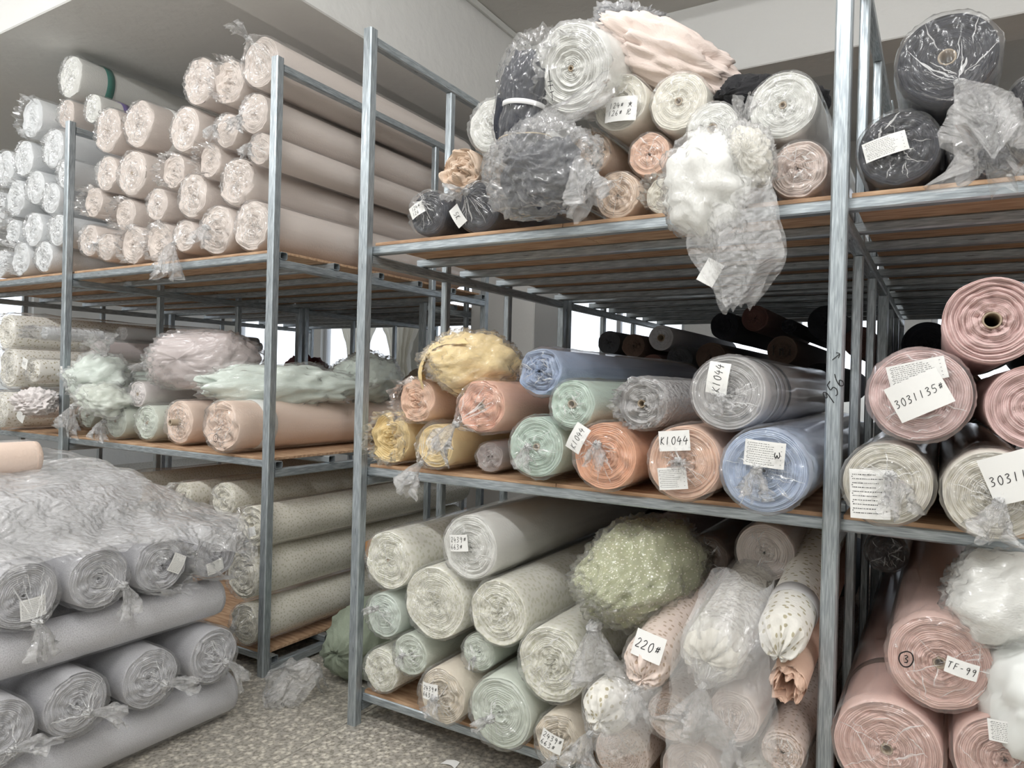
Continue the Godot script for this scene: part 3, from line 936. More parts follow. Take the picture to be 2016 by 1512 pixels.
# every roll: [end x, y, z, radius, cloth, wrapping, options, label, group]
func rolls() -> void:
	for s in [
		[0.227, 1.901, -0.080, 0.0905, "navy", "knot", {"knot":Vector2(0.1,0.35),"reach":0.03,"tail":0.0,"kr":0.08,"tags":[[-0.35,0.1,25,Vector2(0.066,0.045),"124#\n126",0.036,0.013]]}, "navy roll in clear film with a white slip, at the rack's corner post", "rolls on the top shelf with the navy and white cloth"],
		[0.441, 1.903, -0.090, 0.0965, "navy", "knot", {"knot":Vector2(-0.25,0.5),"reach":0.04,"tail":0.5,"aim":Vector2(-0.4,0.1),"tags":[[-0.75,-0.35,-55,Vector2(0.08,0.042),"5K",0.04,0.018]]}, "navy roll with a slanted white slip beside the peach frilled roll", "rolls on the top shelf with the navy and white cloth"],
		[0.336, 2.055, -0.120, 0.0880, "tan", "", {"wav":0.28,"lay":13,"tele":0.012}, "bare tan roll with a frilled, crinkled end above two navy rolls", "rolls on the top shelf with the navy and white cloth"],
		[0.464, 2.196, -0.120, 0.1020, "white", "tight", {"lay":24,"film":"film_soft"}, "white roll with a thread mark beside the hanging navy bundle", "rolls on the top shelf with the navy and white cloth"],
		[0.833, 2.052, -0.150, 0.0800, "tan", "open", {"reach":0.05,"wav":0.08}, "tan roll half hidden behind the big clear bag", "rolls on the top shelf with the navy and white cloth"],
		[0.955, 1.888, -0.100, 0.0810, "tan", "tight", {"wav":0.06,"film":"film_soft","tele":0.01}, "tan roll with a wavy spiral resting on the board by the clear bag", "rolls on the top shelf with the navy and white cloth"],
		[1.048, 2.010, -0.120, 0.0725, "peach", "tight", {"wav":0.06}, "peach roll under the slip marked 124# and 126#", "rolls on the top shelf with the navy and white cloth"],
		[0.956, 2.178, -0.100, 0.0960, "cream", "tight", {"lay":22,"film":"film_soft","core":"tube","rc":0.008,"tags":[[0.15,-0.35,-4,Vector2(0.105,0.075),"124# A\n126# B",0.03,0.016]]}, "cream roll with a slip marked 124# and 126#", "rolls on the top shelf with the navy and white cloth"],
		[1.144, 2.148, -0.100, 0.0945, "cream", "tight", {"core":"tube","rc":0.012,"film":"film_soft"}, "cream film-wrapped roll beneath the satin blush bundle", "rolls on the top shelf with the navy and white cloth"],
		[1.268, 2.025, -0.030, 0.0795, "white", "tight", {"core":"tube","rc":0.014,"film":"film_soft"}, "white roll with an open core above the hanging white cloth bag", "rolls on the top shelf with the navy and white cloth"],
		[1.450, 2.068, -0.060, 0.0975, "white", "tight", {"lay":26,"core":"tube","rc":0.01}, "largest white roll on the pile, beside the tall middle post", "rolls on the top shelf with the navy and white cloth"],
		[1.492, 1.891, -0.070, 0.0840, "blush", "tight", {"wav":0.12,"tele":0.012}, "beige roll with a ruffled end beside the tall middle post", "rolls on the top shelf with the navy and white cloth"],
		[1.104, 1.870, -0.100, 0.0615, "cream", "open", {"reach":0.07}, "small cream roll with film drooping over its end, next to the white bag", "rolls on the top shelf with the navy and white cloth"],
		[0.842, 2.262, 0.020, 0.1410, "white", "open", {"reach":0.05,"film":"film_clear","knot":Vector2(0.2,-0.6),"lay":22,"pitch":16.0,"len":1.2,"core":"tube","rc":0.009,"loose":0.1,"ink":[["I",-0.3,-0.15,0.03,0.075],["E",-0.3,-0.38,0.026,0.075],["T",-0.28,-0.62,0.026,0.075]]}, "big white roll with black handwriting high on the pile, film hanging from it", "rolls on the top shelf with the navy and white cloth"],
		[1.731, 1.908, -0.050, 0.1010, "navy", "tight", {"tags":[[-0.3,0.0,14,Vector2(0.10,0.05),"",0.03,0.01,true]]}, "navy roll with a printed label beside the middle post", "navy rolls on the top shelf right of the middle post"],
		[1.831, 2.101, -0.020, 0.1165, "navy", "knot", {"core":"tube","rc":0.02,"film":"film_soft","knot":Vector2(0.25,-1.0),"reach":0.09,"tail":1.5,"aim":Vector2(0.5,-0.75),"spread":0.45,"lay":24,"kr":0.12,"loose":0.07}, "largest navy roll, pale core showing through its gathered bag", "navy rolls on the top shelf right of the middle post"],
		[1.922, 1.897, -0.080, 0.0900, "navy_deep", "open", {}, "navy roll behind the drooping clear bag end", "navy rolls on the top shelf right of the middle post"],
		[2.026, 2.022, -0.180, 0.0730, "navy_deep", "tight", {}, "dark navy roll tucked behind the largest navy roll", "navy rolls on the top shelf right of the middle post"],
		[0.102, 1.080, -0.050, 0.0980, "yellow", "open", {"reach":0.06,"wav":0.16,"sq":1.05}, "yellow roll with a ragged end against the corner post", "pastel rolls on the middle shelf"],
		[0.330, 1.066, -0.020, 0.0885, "yellow", "knot", {"core":"tube","rc":0.015,"knot":Vector2(-0.4,-0.8),"reach":0.03,"tail":0.9,"aim":Vector2(-0.2,-0.5),"loose":0.16}, "yellow roll with a core, its bag drooping over the shelf edge", "pastel rolls on the middle shelf"],
		[0.232, 1.222, -0.030, 0.0890, "apricot", "open", {"reach":0.07,"loose":0.14,"wav":0.1}, "pale peach roll in a baggy clear sleeve above two yellow rolls", "pastel rolls on the middle shelf"],
		[0.531, 1.212, 0.000, 0.0975, "coral", "knot", {"core":"tube","rc":0.014,"wav":0.2,"knot":Vector2(-0.6,-0.7),"reach":0.06,"tail":0.8,"aim":Vector2(-0.3,-0.5),"loose":0.1}, "coral roll with a torn open core next to the yellow cloth", "pastel rolls on the middle shelf"],
		[0.510, 1.035, -0.090, 0.0580, "mauve", "tight", {"wav":0.1}, "small greyish mauve roll low between yellow and mint rolls", "pastel rolls on the middle shelf"],
		[0.743, 1.092, 0.000, 0.1060, "mint", "knot", {"core":"tube","rc":0.011,"wav":0.07,"knot":Vector2(-0.1,0.0),"reach":0.025,"tail":0.4,"aim":Vector2(-0.3,-1),"loose":0.08}, "mint roll resting on the shelf between mauve and orange rolls", "pastel rolls on the middle shelf"],
		[0.874, 1.233, 0.020, 0.0835, "mint", "tight", {"core":"tube","rc":0.013,"wav":0.06,"loose":0.1}, "mint roll with a hollow core stacked on the upper tier", "pastel rolls on the middle shelf"],
		[0.737, 1.331, -0.030, 0.0850, "blue_dark", "tight", {"wav":0.16,"tele":0.014,"loose":0.1}, "slate blue roll behind the upper mint roll", "pastel rolls on the middle shelf"],
		[1.098, 1.243, 0.020, 0.0820, "silver", "open", {"core":"tube","rc":0.012,"wav":0.14,"reach":0.05,"film":"film_milky","loose":0.08}, "small grey roll in a cloudy open sleeve", "pastel rolls on the middle shelf"],
		[0.995, 1.085, 0.040, 0.1075, "orange", "knot", {"wav":0.06,"knot":Vector2(-0.1,0.35),"reach":0.02,"tail":0.35,"aim":Vector2(0.1,-0.8),"tags":[[-0.78,0.5,62,Vector2(0.085,0.05),"K1044",0.03,0.018]]}, "orange roll with a K1044 slip stuck at its upper rim", "pastel rolls on the middle shelf"],
		[1.239, 1.087, 0.060, 0.1100, "apricot", "knot", {"lay":22,"knot":Vector2(-0.05,0.05),"reach":0.02,"tail":0.3,"aim":Vector2(0.3,0.1),"tags":[[-0.2,0.6,6,Vector2(0.088,0.055),"K1044",0.034,0.021],[-0.22,-0.42,8,Vector2(0.082,0.06),"",0.034,0.01,true]]}, "peach orange roll with a K1044 slip above a printed label", "pastel rolls on the middle shelf"],
		[1.464, 1.091, 0.130, 0.1140, "blue", "knot", {"lay":24,"knot":Vector2(-0.1,0.05),"reach":0.022,"tail":0.4,"aim":Vector2(0.1,-0.8),"ink":[["w",0.36,0.42,0.018,0.039]],"tags":[[0.05,0.42,-4,Vector2(0.098,0.064),"",0.034,0.01,true]]}, "large pale blue roll with a printed label", "pastel rolls on the middle shelf"],
		[1.351, 1.281, 0.050, 0.1070, "silver", "knot", {"lay":24,"knot":Vector2(-0.1,-0.15),"reach":0.025,"tail":0.3,"aim":Vector2(0.3,-0.2),"bands":[[0.14,0.02,"grey"],[0.2,0.05,"felt"],[0.32,0.02,"charcoal"]],"tags":[[-0.2,0.4,82,Vector2(0.085,0.056),"K1044",0.036,0.02]]}, "large grey roll with a sideways K1044 slip", "pastel rolls on the middle shelf"],
		[1.931, 1.461, 0.060, 0.1060, "pink", "", {"lay":20,"core":"tube","rc":0.019,"wav":0.09,"tele":0.01}, "bare dusty pink roll with an open cardboard core", "pink and ecru rolls on the middle shelf"],
		[1.794, 1.289, 0.090, 0.1145, "pink", "tight", {"lay":22,"wav":0.1,"film":"film_soft","tags":[[0.0,0.0,28,Vector2(0.118,0.085),"3031135#",0.04,0.0175],[-0.05,0.5,14,Vector2(0.12,0.05),"",0.032,0.01,true]]}, "dusty pink roll with a large 3031135# slip on its end", "pink and ecru rolls on the middle shelf"],
		[2.015, 1.270, 0.050, 0.1025, "pink", "", {"lay":24,"wav":0.05}, "bare dusty pink roll between the tagged pink roll and an ecru roll", "pink and ecru rolls on the middle shelf"],
		[1.733, 1.080, 0.100, 0.1030, "ecru_stripe", "knot", {"lay":24,"wav":0.04,"knot":Vector2(0.1,0.25),"reach":0.03,"tail":0.55,"aim":Vector2(0.5,-0.7),"share":0.3,"fleck":Color(0.8,0.78,0.7),"tags":[[-0.35,-0.25,3,Vector2(0.085,0.115),"",0.03,0.01,true]]}, "ecru roll with a tall printed label, beside the post marked 956", "pink and ecru rolls on the middle shelf"],
		[1.938, 1.079, 0.130, 0.1025, "ecru_stripe", "knot", {"lay":24,"wav":0.05,"knot":Vector2(0.1,-0.1),"reach":0.03,"tail":0.5,"aim":Vector2(-0.2,-0.6),"share":0.3,"fleck":Color(0.8,0.78,0.7),"tags":[[0.45,0.55,22,Vector2(0.125,0.10),"3031135#",0.05,0.0185]]}, "ecru roll with a 3031135# slip hanging over it", "pink and ecru rolls on the middle shelf"],
		[0.129, 0.636, -0.020, 0.1139, "white_print", "tight", {"core":"tube","rc":0.006,"wav":0.08,"share":0.25,"fleck":Color(0.85,0.87,0.8)}, "white roll next to the scrap of brown cardboard", "white rolls on the bottom shelf"],
		[0.499, 0.739, 0.000, 0.1163, "white", "tight", {"lay":22,"film":"film_soft","tags":[[-0.25,0.15,8,Vector2(0.073,0.055),"2439#\n663#",0.034,0.0165]]}, "white roll with a 2439# 663# slip, on top of the stack", "white rolls on the bottom shelf"],
		[0.112, 0.432, -0.020, 0.0909, "mint_pale", "knot", {"knot":Vector2(-0.15,0.4),"reach":0.02,"tail":0.25,"aim":Vector2(-0.2,0.1),"loose":0.12}, "pale greenish roll bulging past the corner post", "white rolls on the bottom shelf"],
		[0.359, 0.528, 0.000, 0.1356, "white_print", "tight", {"wav":0.07,"share":0.3,"fleck":Color(0.84,0.84,0.77),"loose":0.07}, "white printed roll below the top two white rolls", "white rolls on the bottom shelf"],
		[0.624, 0.545, 0.010, 0.1147, "white_print", "tight", {"wav":0.08,"share":0.3,"fleck":Color(0.84,0.84,0.77)}, "white printed roll directly under the tagged white roll", "white rolls on the bottom shelf"],
		[0.244, 0.318, -0.020, 0.0800, "sage", "knot", {"knot":Vector2(-0.1,0.1),"reach":0.03,"tail":0.2,"wav":0.05}, "pale sage roll with bold rings, wedged between white rolls", "white rolls on the bottom shelf"],
		[0.104, 0.227, -0.020, 0.0879, "white_print", "tight", {"loose":0.1,"share":0.3,"fleck":Color(0.84,0.86,0.78)}, "white roll in the bottom corner at the post's foot", "white rolls on the bottom shelf"],
		[0.434, 0.242, 0.050, 0.1030, "jute", "knot", {"wav":0.1,"knot":Vector2(0.0,0.1),"reach":0.03,"tail":0.3,"share":0.3,"fleck":Color(0.85,0.8,0.7),"loose":0.1,"tags":[[-0.2,0.28,2,Vector2(0.062,0.054),"2439#\n663#",0.045,0.0145]]}, "straw coloured roll with a 2439# 663# slip on the shelf edge", "white rolls on the bottom shelf"],
		[0.527, 0.386, -0.020, 0.0683, "sage", "knot", {"knot":Vector2(0.2,-0.1),"reach":0.03,"tail":0.2}, "pale sage roll mostly hidden behind its white neighbours", "white rolls on the bottom shelf"],
		[0.669, 0.251, 0.060, 0.1214, "sage", "knot", {"lay":17,"wav":0.04,"knot":Vector2(-0.1,-0.05),"reach":0.03,"tail":0.25,"aim":Vector2(-0.6,-0.1)}, "pale sage roll with bold rings gathered to a central twist", "white rolls on the bottom shelf"],
		[0.843, 0.440, 0.050, 0.1260, "white_print", "tight", {"wav":0.1,"lay":22,"share":0.3,"fleck":Color(0.84,0.84,0.77),"loose":0.08}, "largest white printed roll, next to the green floral bundle", "white rolls on the bottom shelf"],
		[0.882, 0.229, 0.070, 0.0887, "jute", "knot", {"wav":0.12,"knot":Vector2(0.1,-0.5),"reach":0.03,"tail":0.9,"aim":Vector2(-0.2,-0.8),"share":0.3,"fleck":Color(0.85,0.8,0.7),"loose":0.12,"tags":[[-0.0,0.2,-14,Vector2(0.072,0.052),"2439#\n663#",0.05,0.0165]]}, "straw coloured roll with a crooked 2439# 663# slip, tied with film", "white rolls on the bottom shelf"],
		[1.180, 0.555, 0.140, 0.0760, "floral_pink", "knot", {"knot":Vector2(-0.2,-0.8),"reach":0.05,"tail":0.6,"aim":Vector2(0.3,-0.6),"loose":0.12,"len":1.1,"pitch":10.0,"dome":0.05,"sink":0.4}, "blush floral roll in film with a 220# slip", "white rolls on the bottom shelf"],
		[1.346, 0.609, 0.120, 0.0917, "cream", "knot", {"knot":Vector2(0.0,-0.6),"reach":0.08,"tail":1.1,"aim":Vector2(0.0,-0.9),"loose":0.18,"film":"film_milky","len":1.1,"pitch":9.0,"dome":0.05}, "cream roll inside a big cloudy hanging bag", "white rolls on the bottom shelf"],
		[1.509, 0.683, 0.060, 0.0693, "floral_white", "", {"dome":0.07,"sink":0.6,"len":1.15,"pitch":9.0,"bands":[[0.11,0.05,"silver"]]}, "white roll with tiny tan flowers and a grey paper band", "white rolls on the bottom shelf"],
		[1.527, 0.563, 0.100, 0.0510, "peach", "", {"wav":0.3,"rc":0.024,"core":"hole","tele":0.02,"len":1.2,"lay":7,"pitch":6.0}, "peach cloth tube with an open, crumpled end", "white rolls on the bottom shelf"],
		[1.397, 0.447, 0.100, 0.0764, "blush", "knot", {"knot":Vector2(0.2,-0.6),"tail":0.5,"loose":0.14,"len":1.4}, "blush roll at the bottom under the cloudy bag", "white rolls on the bottom shelf"],
		[1.515, 0.380, 0.080, 0.0595, "floral_pink", "tight", {"loose":0.1,"len":1.4}, "floral blush roll below the open peach tube", "white rolls on the bottom shelf"],
		[1.056, 0.393, 0.120, 0.0810, "floral_white", "knot", {"knot":Vector2(-0.4,-0.9),"reach":0.04,"tail":0.9,"aim":Vector2(-0.2,-0.8),"loose":0.15,"len":1.4,"dome":0.05,"sink":0.3}, "off-white floral roll in a tied bag beside the straw coloured roll", "white rolls on the bottom shelf"],
		[1.217, 0.383, 0.060, 0.0725, "floral_pink", "tight", {"len":1.4}, "blush floral roll under the one with the 220# slip", "white rolls on the bottom shelf"],
		[1.192, 0.734, -0.350, 0.0795, "brown", "tight", {"len":1.2}, "dark brown roll deep on the shelf above the floral rolls", "white rolls on the bottom shelf"],
		[1.385, 0.792, -0.300, 0.0953, "beige", "tight", {"len":1.2}, "beige roll deep on the shelf behind the cloudy bag", "white rolls on the bottom shelf"],
		[0.966, 0.744, -0.500, 0.0770, "mauve", "", {"len":1.0}, "mauve roll deep on the shelf behind the green floral bundle", "white rolls on the bottom shelf"],
		[1.848, 0.695, 0.120, 0.1120, "rose", "tight", {"lay":24,"core":"tube","rc":0.013,"wav":0.05,"film":"film_soft","len":1.55,"ink":[["3",-0.62,0.1,0.016,0.05],["o",-0.62,0.1,0.036,0.05]],"tags":[[0.4,0.08,-10,Vector2(0.062,0.036),"TF-99",0.04,0.0145]]}, "rose roll with a small TF-99 slip", "rose rolls on the bottom shelf"],
		[1.750, 0.479, 0.130, 0.1205, "rose", "tight", {"lay":24,"core":"tube","rc":0.013,"wav":0.05,"film":"film_soft","len":1.55,"bands":[[0.26,0.03,"brown"]]}, "rose roll with a thin brown band around it", "rose rolls on the bottom shelf"],
		[1.972, 0.520, 0.140, 0.1035, "rose", "tight", {"lay":24,"wav":0.05,"film":"film_soft","len":1.55,"tags":[[0.1,0.85,6,Vector2(0.09,0.045),"",0.045,0.01,true]]}, "rose roll with a printed label under the white bag", "rose rolls on the bottom shelf"],
		[1.705, 0.800, -0.500, 0.0650, "black", "tight", {"len":1.1}, "black roll deep behind the rose rolls", "rose rolls on the bottom shelf"],
		[1.065, 0.222, 0.020, 0.0903, "floral_pink", "tight", {}, "blush floral roll on the board at the lowest tier, beside a straw coloured roll", "rolls of the lowest tier"],
		[1.270, 0.227, 0.020, 0.0923, "blush", "tight", {}, "blush roll on the board at the lowest tier", "rolls of the lowest tier"],
		[1.470, 0.227, 0.020, 0.0993, "floral_white", "tight", {}, "off-white floral roll on the board at the lowest tier, by the middle post", "rolls of the lowest tier"],
		[1.745, 0.232, 0.020, 0.1050, "rose", "tight", {}, "rose roll on the board at the lowest tier, by the middle post", "rolls of the lowest tier"],
		[1.962, 0.235, 0.020, 0.1080, "rose", "tight", {}, "rose roll on the board at the lowest tier, under its neighbours", "rolls of the lowest tier"],
		[-2.155, 2.008, -0.150, 0.0929, "beige", "tight", {}, "beige roll with film stretched flat over its end, in the top shelf pile", "beige rolls piled on the top shelf"],
		[-1.990, 1.959, -0.160, 0.0790, "beige", "knot", {"knot":Vector2(-0.1,0.1),"tail":0.3}, "beige roll with its film tied in a knot, in the top shelf pile", "beige rolls piled on the top shelf"],
		[-1.756, 1.955, -0.160, 0.1055, "beige", "open", {"reach":0.04}, "beige roll with its film sleeve left open, in the top shelf pile", "beige rolls piled on the top shelf"],
		[-1.545, 1.954, -0.170, 0.1055, "beige", "open", {"reach":0.03}, "beige roll with its film sleeve left open, in the top shelf pile", "beige rolls piled on the top shelf"],
		[-1.334, 1.965, -0.170, 0.0845, "beige", "knot", {"knot":Vector2(0,-0.6),"tail":1.5,"aim":Vector2(0.35,-0.9),"spread":0.3}, "small beige roll whose film tail hangs over the shelf edge", "beige rolls piled on the top shelf"],
		[-1.077, 1.971, -0.160, 0.1215, "beige", "knot", {"wav":0.12}, "beige roll with its film tied in a knot, in the top shelf pile", "beige rolls piled on the top shelf"],
		[-0.835, 1.970, -0.160, 0.1215, "beige", "tight", {"wav":0.12,"lay":15}, "beige roll with film stretched flat over its end, in the top shelf pile", "beige rolls piled on the top shelf"],
		[-2.152, 2.220, -0.170, 0.0889, "beige", "open", {}, "beige roll with its film sleeve left open, in the top shelf pile", "beige rolls piled on the top shelf"],
		[-1.856, 2.124, -0.170, 0.0910, "beige", "open", {}, "beige roll with its film sleeve left open, in the top shelf pile", "beige rolls piled on the top shelf"],
		[-1.567, 2.146, -0.170, 0.0875, "beige", "tight", {}, "beige roll with film stretched flat over its end, in the top shelf pile", "beige rolls piled on the top shelf"],
		[-1.286, 2.157, -0.170, 0.1135, "beige", "tight", {"wav":0.1}, "beige roll with film stretched flat over its end, in the top shelf pile", "beige rolls piled on the top shelf"],
		[-0.959, 2.183, -0.170, 0.1175, "beige", "tight", {"wav":0.14}, "beige roll with film stretched flat over its end, in the top shelf pile", "beige rolls piled on the top shelf"],
		[-2.028, 2.362, -0.170, 0.0995, "beige", "tight", {}, "beige roll with film stretched flat over its end, in the top shelf pile", "beige rolls piled on the top shelf"],
		[-1.798, 2.334, -0.170, 0.1255, "beige", "tight", {"core":"tube","rc":0.009}, "beige roll with a small core hole in its end, in the top shelf pile", "beige rolls piled on the top shelf"],
		[-1.441, 2.297, -0.170, 0.0935, "beige", "open", {}, "beige roll with its film sleeve left open, in the top shelf pile", "beige rolls piled on the top shelf"],
		[-1.155, 2.306, -0.170, 0.0850, "beige", "open", {}, "beige roll with its film sleeve left open, in the top shelf pile", "beige rolls piled on the top shelf"],
		[-2.032, 2.595, -0.170, 0.1265, "beige", "tight", {"core":"tube","rc":0.009,"wav":0.1}, "beige roll with a small core hole in its end, in the top shelf pile", "beige rolls piled on the top shelf"],
		[-1.762, 2.587, -0.180, 0.1300, "beige", "tight", {"bands":[[0.13,0.07,"paper"]],"wav":0.12}, "beige roll with a white paper band near its end", "beige rolls piled on the top shelf"],
		[-1.357, 2.491, -0.170, 0.1175, "beige", "tight", {"core":"tube","rc":0.009}, "beige roll with a small core hole in its end, in the top shelf pile", "beige rolls piled on the top shelf"],
		[-1.042, 2.434, -0.170, 0.0860, "beige", "knot", {}, "beige roll with its film tied in a knot, in the top shelf pile", "beige rolls piled on the top shelf"],
		[-0.849, 2.480, -0.170, 0.0970, "beige", "knot", {"knot":Vector2(-0.3,-0.4)}, "beige roll with its film tied in a knot, in the top shelf pile", "beige rolls piled on the top shelf"],
		[-0.800, 2.312, -0.170, 0.0780, "beige", "knot", {}, "beige roll with its film tied in a knot, in the top shelf pile", "beige rolls piled on the top shelf"],
		[-1.256, 2.706, -0.170, 0.1205, "beige", "tight", {"wav":0.1}, "beige roll standing out alone at the top of the pile", "beige rolls piled on the top shelf"],
		[-1.032, 2.657, -0.170, 0.1090, "beige", "open", {"wav":0.14}, "beige roll with its film sleeve left open, in the top shelf pile", "beige rolls piled on the top shelf"],
		[-0.803, 2.698, -0.160, 0.1240, "beige", "knot", {"knot":Vector2(-0.1,0.75),"reach":0.05,"tail":0.4,"aim":Vector2(0.0,0.5),"loose":0.1}, "topmost beige roll with its film tied in an upright tuft", "beige rolls piled on the top shelf"],
		[-2.582, 3.022, -0.250, 0.1295, "white", "tight", {"bands":[[0.15,0.045,"teal"]]}, "white roll with a teal band, highest on the left pile", "white rolls with coloured bands"],
		[-2.329, 2.790, -0.250, 0.0875, "white", "tight", {"bands":[[0.13,0.045,"violet"]]}, "white roll with a violet band under the teal banded one", "white rolls with coloured bands"],
		[-2.596, 2.803, -0.240, 0.0900, "beige", "tight", {}, "small beige roll under the teal banded white roll", "white rolls with coloured bands"],
		[-2.813, 2.789, -0.160, 0.1275, "white_cool", "open", {"loose":0.08}, "bluish white roll with its film sleeve left open on the far top shelf", "bluish white rolls at the far end of the top shelf"],
		[-2.901, 2.562, -0.160, 0.1159, "white_cool", "tight", {"loose":0.08}, "bluish white roll with film stretched over its end on the far top shelf", "bluish white rolls at the far end of the top shelf"],
		[-2.567, 2.574, -0.160, 0.1200, "white_cool", "tight", {"loose":0.08}, "bluish white roll with film stretched over its end on the far top shelf", "bluish white rolls at the far end of the top shelf"],
		[-3.135, 2.535, -0.160, 0.1195, "white_cool", "tight", {"loose":0.08}, "bluish white roll with film stretched over its end on the far top shelf", "bluish white rolls at the far end of the top shelf"],
		[-3.000, 2.337, -0.160, 0.1205, "white_cool", "open", {"loose":0.08}, "bluish white roll with its film sleeve left open on the far top shelf", "bluish white rolls at the far end of the top shelf"],
		[-2.762, 2.373, -0.160, 0.1073, "white_cool", "tight", {"loose":0.08}, "bluish white roll with film stretched over its end on the far top shelf", "bluish white rolls at the far end of the top shelf"],
		[-2.577, 2.287, -0.160, 0.0969, "white_cool", "tight", {"loose":0.08}, "bluish white roll with film stretched over its end on the far top shelf", "bluish white rolls at the far end of the top shelf"],
		[-3.237, 2.294, -0.160, 0.1210, "white_cool", "tight", {"loose":0.08}, "bluish white roll with film stretched over its end on the far top shelf", "bluish white rolls at the far end of the top shelf"],
		[-3.024, 2.128, -0.160, 0.0900, "white_cool", "open", {"loose":0.08}, "bluish white roll with its film sleeve left open on the far top shelf", "bluish white rolls at the far end of the top shelf"],
		[-2.773, 2.125, -0.160, 0.1085, "white_cool", "tight", {"loose":0.08}, "bluish white roll with film stretched over its end on the far top shelf", "bluish white rolls at the far end of the top shelf"],
		[-2.507, 2.098, -0.160, 0.0986, "white_cool", "tight", {"loose":0.08}, "bluish white roll with film stretched over its end on the far top shelf", "bluish white rolls at the far end of the top shelf"],
		[-3.163, 1.945, -0.160, 0.0945, "white_cool", "tight", {"loose":0.08}, "bluish white roll with film stretched over its end on the far top shelf", "bluish white rolls at the far end of the top shelf"],
		[-2.916, 1.960, -0.160, 0.1105, "white_cool", "open", {"loose":0.08}, "bluish white roll with its film sleeve left open on the far top shelf", "bluish white rolls at the far end of the top shelf"],
		[-2.642, 1.955, -0.160, 0.0981, "white_cool", "tight", {"loose":0.08}, "bluish white roll with film stretched over its end on the far top shelf", "bluish white rolls at the far end of the top shelf"],
		[-2.428, 2.410, -0.160, 0.0926, "white_cool", "tight", {"loose":0.08}, "bluish white roll with film stretched over its end on the far top shelf", "bluish white rolls at the far end of the top shelf"],
		[-1.880, 1.038, -0.160, 0.0990, "sage", "knot", {"core":"tube","rc":0.008,"tail":0.7,"aim":Vector2(-0.1,-0.9),"loose":0.12,"len":1.35}, "pale green roll whose bag end hangs below the shelf edge", "pale green rolls on the middle shelf"],
		[-1.634, 1.041, -0.180, 0.0985, "sage", "tight", {"core":"tube","rc":0.009,"loose":0.1,"len":1.35}, "pale green roll next to the peach roll with a stick", "pale green rolls on the middle shelf"],
		[-1.380, 1.056, -0.190, 0.1155, "peach_pale", "tight", {"core":"stick","rc":0.016,"lay":15,"film":"film_soft","len":1.4}, "peach roll with a stick poking out of its core", "pale green rolls on the middle shelf"],
		[-0.937, 1.065, -0.100, 0.1255, "peach_pale", "tight", {"ink":[["2",0.2,-0.45,0.02,0.045],["o",0.2,-0.45,0.036,0.045]],"wav":0.16,"bands":[[0.15,0.07,"white_plastic"]],"loose":0.08,"len":1.58}, "long peach roll with a white band, lying along the side rail", "pale green rolls on the middle shelf"],
		[-1.782, 1.182, -0.220, 0.0750, "lace", "tight", {"core":"tube","rc":0.011,"len":1.3}, "pale lilac roll with handwriting, on top of the green rolls", "pale green rolls on the middle shelf"],
		[-2.173, 1.181, -0.280, 0.0970, "mint_pale", "knot", {"reach":0.06,"tail":0.8,"aim":Vector2(0.0,0.6),"loose":0.2,"len":1.2}, "pale green roll with its bag end flopping upward", "pale green rolls on the middle shelf"],
		[-2.653, 1.045, -0.300, 0.0495, "sage", "knot", {"core":"tube","rc":0.011,"tail":0.4,"loose":0.12,"len":1.2}, "pale green roll in film, beside the post with a small sticker", "pale green rolls on the middle shelf"],
		[-2.429, 1.036, -0.310, 0.0788, "sage", "knot", {"core":"tube","rc":0.011,"tail":0.5,"aim":Vector2(-0.2,-0.9),"loose":0.1,"len":1.25}, "pale green roll with a dark core hole, second from the stickered post", "pale green rolls on the middle shelf"],
		[-2.474, 1.248, -0.340, 0.0664, "mint_pale", "open", {"reach":0.08,"loose":0.2,"len":1.2}, "pale green roll in a baggy sleeve above the green rolls", "pale green rolls on the middle shelf"],
		[-2.938, 1.305, -0.120, 0.1280, "floral_white", "tight", {"loose":0.12}, "off-white floral roll at the far end of the middle shelf", "floral rolls at the far end of the middle shelf"],
		[-2.610, 1.291, -0.100, 0.0764, "floral_white", "tight", {"loose":0.14,"tags":[[-0.05,0.65,-20,Vector2(0.06,0.06),"C45",0.05,0.018]]}, "off-white floral roll with a white slip on its upper side", "floral rolls at the far end of the middle shelf"],
		[-2.561, 1.059, -0.060, 0.0440, "floral_pink", "tight", {"loose":0.1,"len":1.3,"tags":[[-0.6,-0.55,-30,Vector2(0.085,0.055),"",0.04,0.01,true]]}, "lilac floral roll with a printed label near the stickered post", "floral rolls at the far end of the middle shelf"],
		[-2.886, 1.058, -0.050, 0.1185, "floral_white", "open", {"loose":0.12}, "off-white floral roll in an open film sleeve, lowest of its pile", "floral rolls at the far end of the middle shelf"],
		[-2.591, 1.511, -0.140, 0.0448, "white_cool", "open", {"loose":0.25,"film":"film_milky","reach":0.1}, "white roll in a big milky bag above the slipped floral roll", "floral rolls at the far end of the middle shelf"],
		[-3.063, 1.525, -0.160, 0.1245, "floral_white", "open", {"loose":0.2,"reach":0.08}, "off-white floral roll in a peaked clear bag, top of its pile", "floral rolls at the far end of the middle shelf"],
		[-2.464, 1.421, -0.360, 0.0669, "mauve", "open", {"loose":0.18,"len":1.1}, "mauve roll in a baggy film sleeve behind the stickered post", "floral rolls at the far end of the middle shelf"],
		[-2.503, 1.534, -0.550, 0.0464, "silver", "tight", {"len":1.0,"film":"film_soft"}, "grey roll lying behind the baggy pale green rolls", "floral rolls at the far end of the middle shelf"],
		[-0.771, 0.197, -0.120, 0.0980, "cream_print", "knot", {"tail":0.2,"len":1.58,"loose":0.06}, "lowest cream printed roll, resting on the bottom board", "cream printed rolls on the bottom shelf"],
		[-0.806, 0.408, -0.130, 0.1163, "cream_print", "tight", {"len":1.58,"loose":0.06}, "cream printed roll, second from the bottom board", "cream printed rolls on the bottom shelf"],
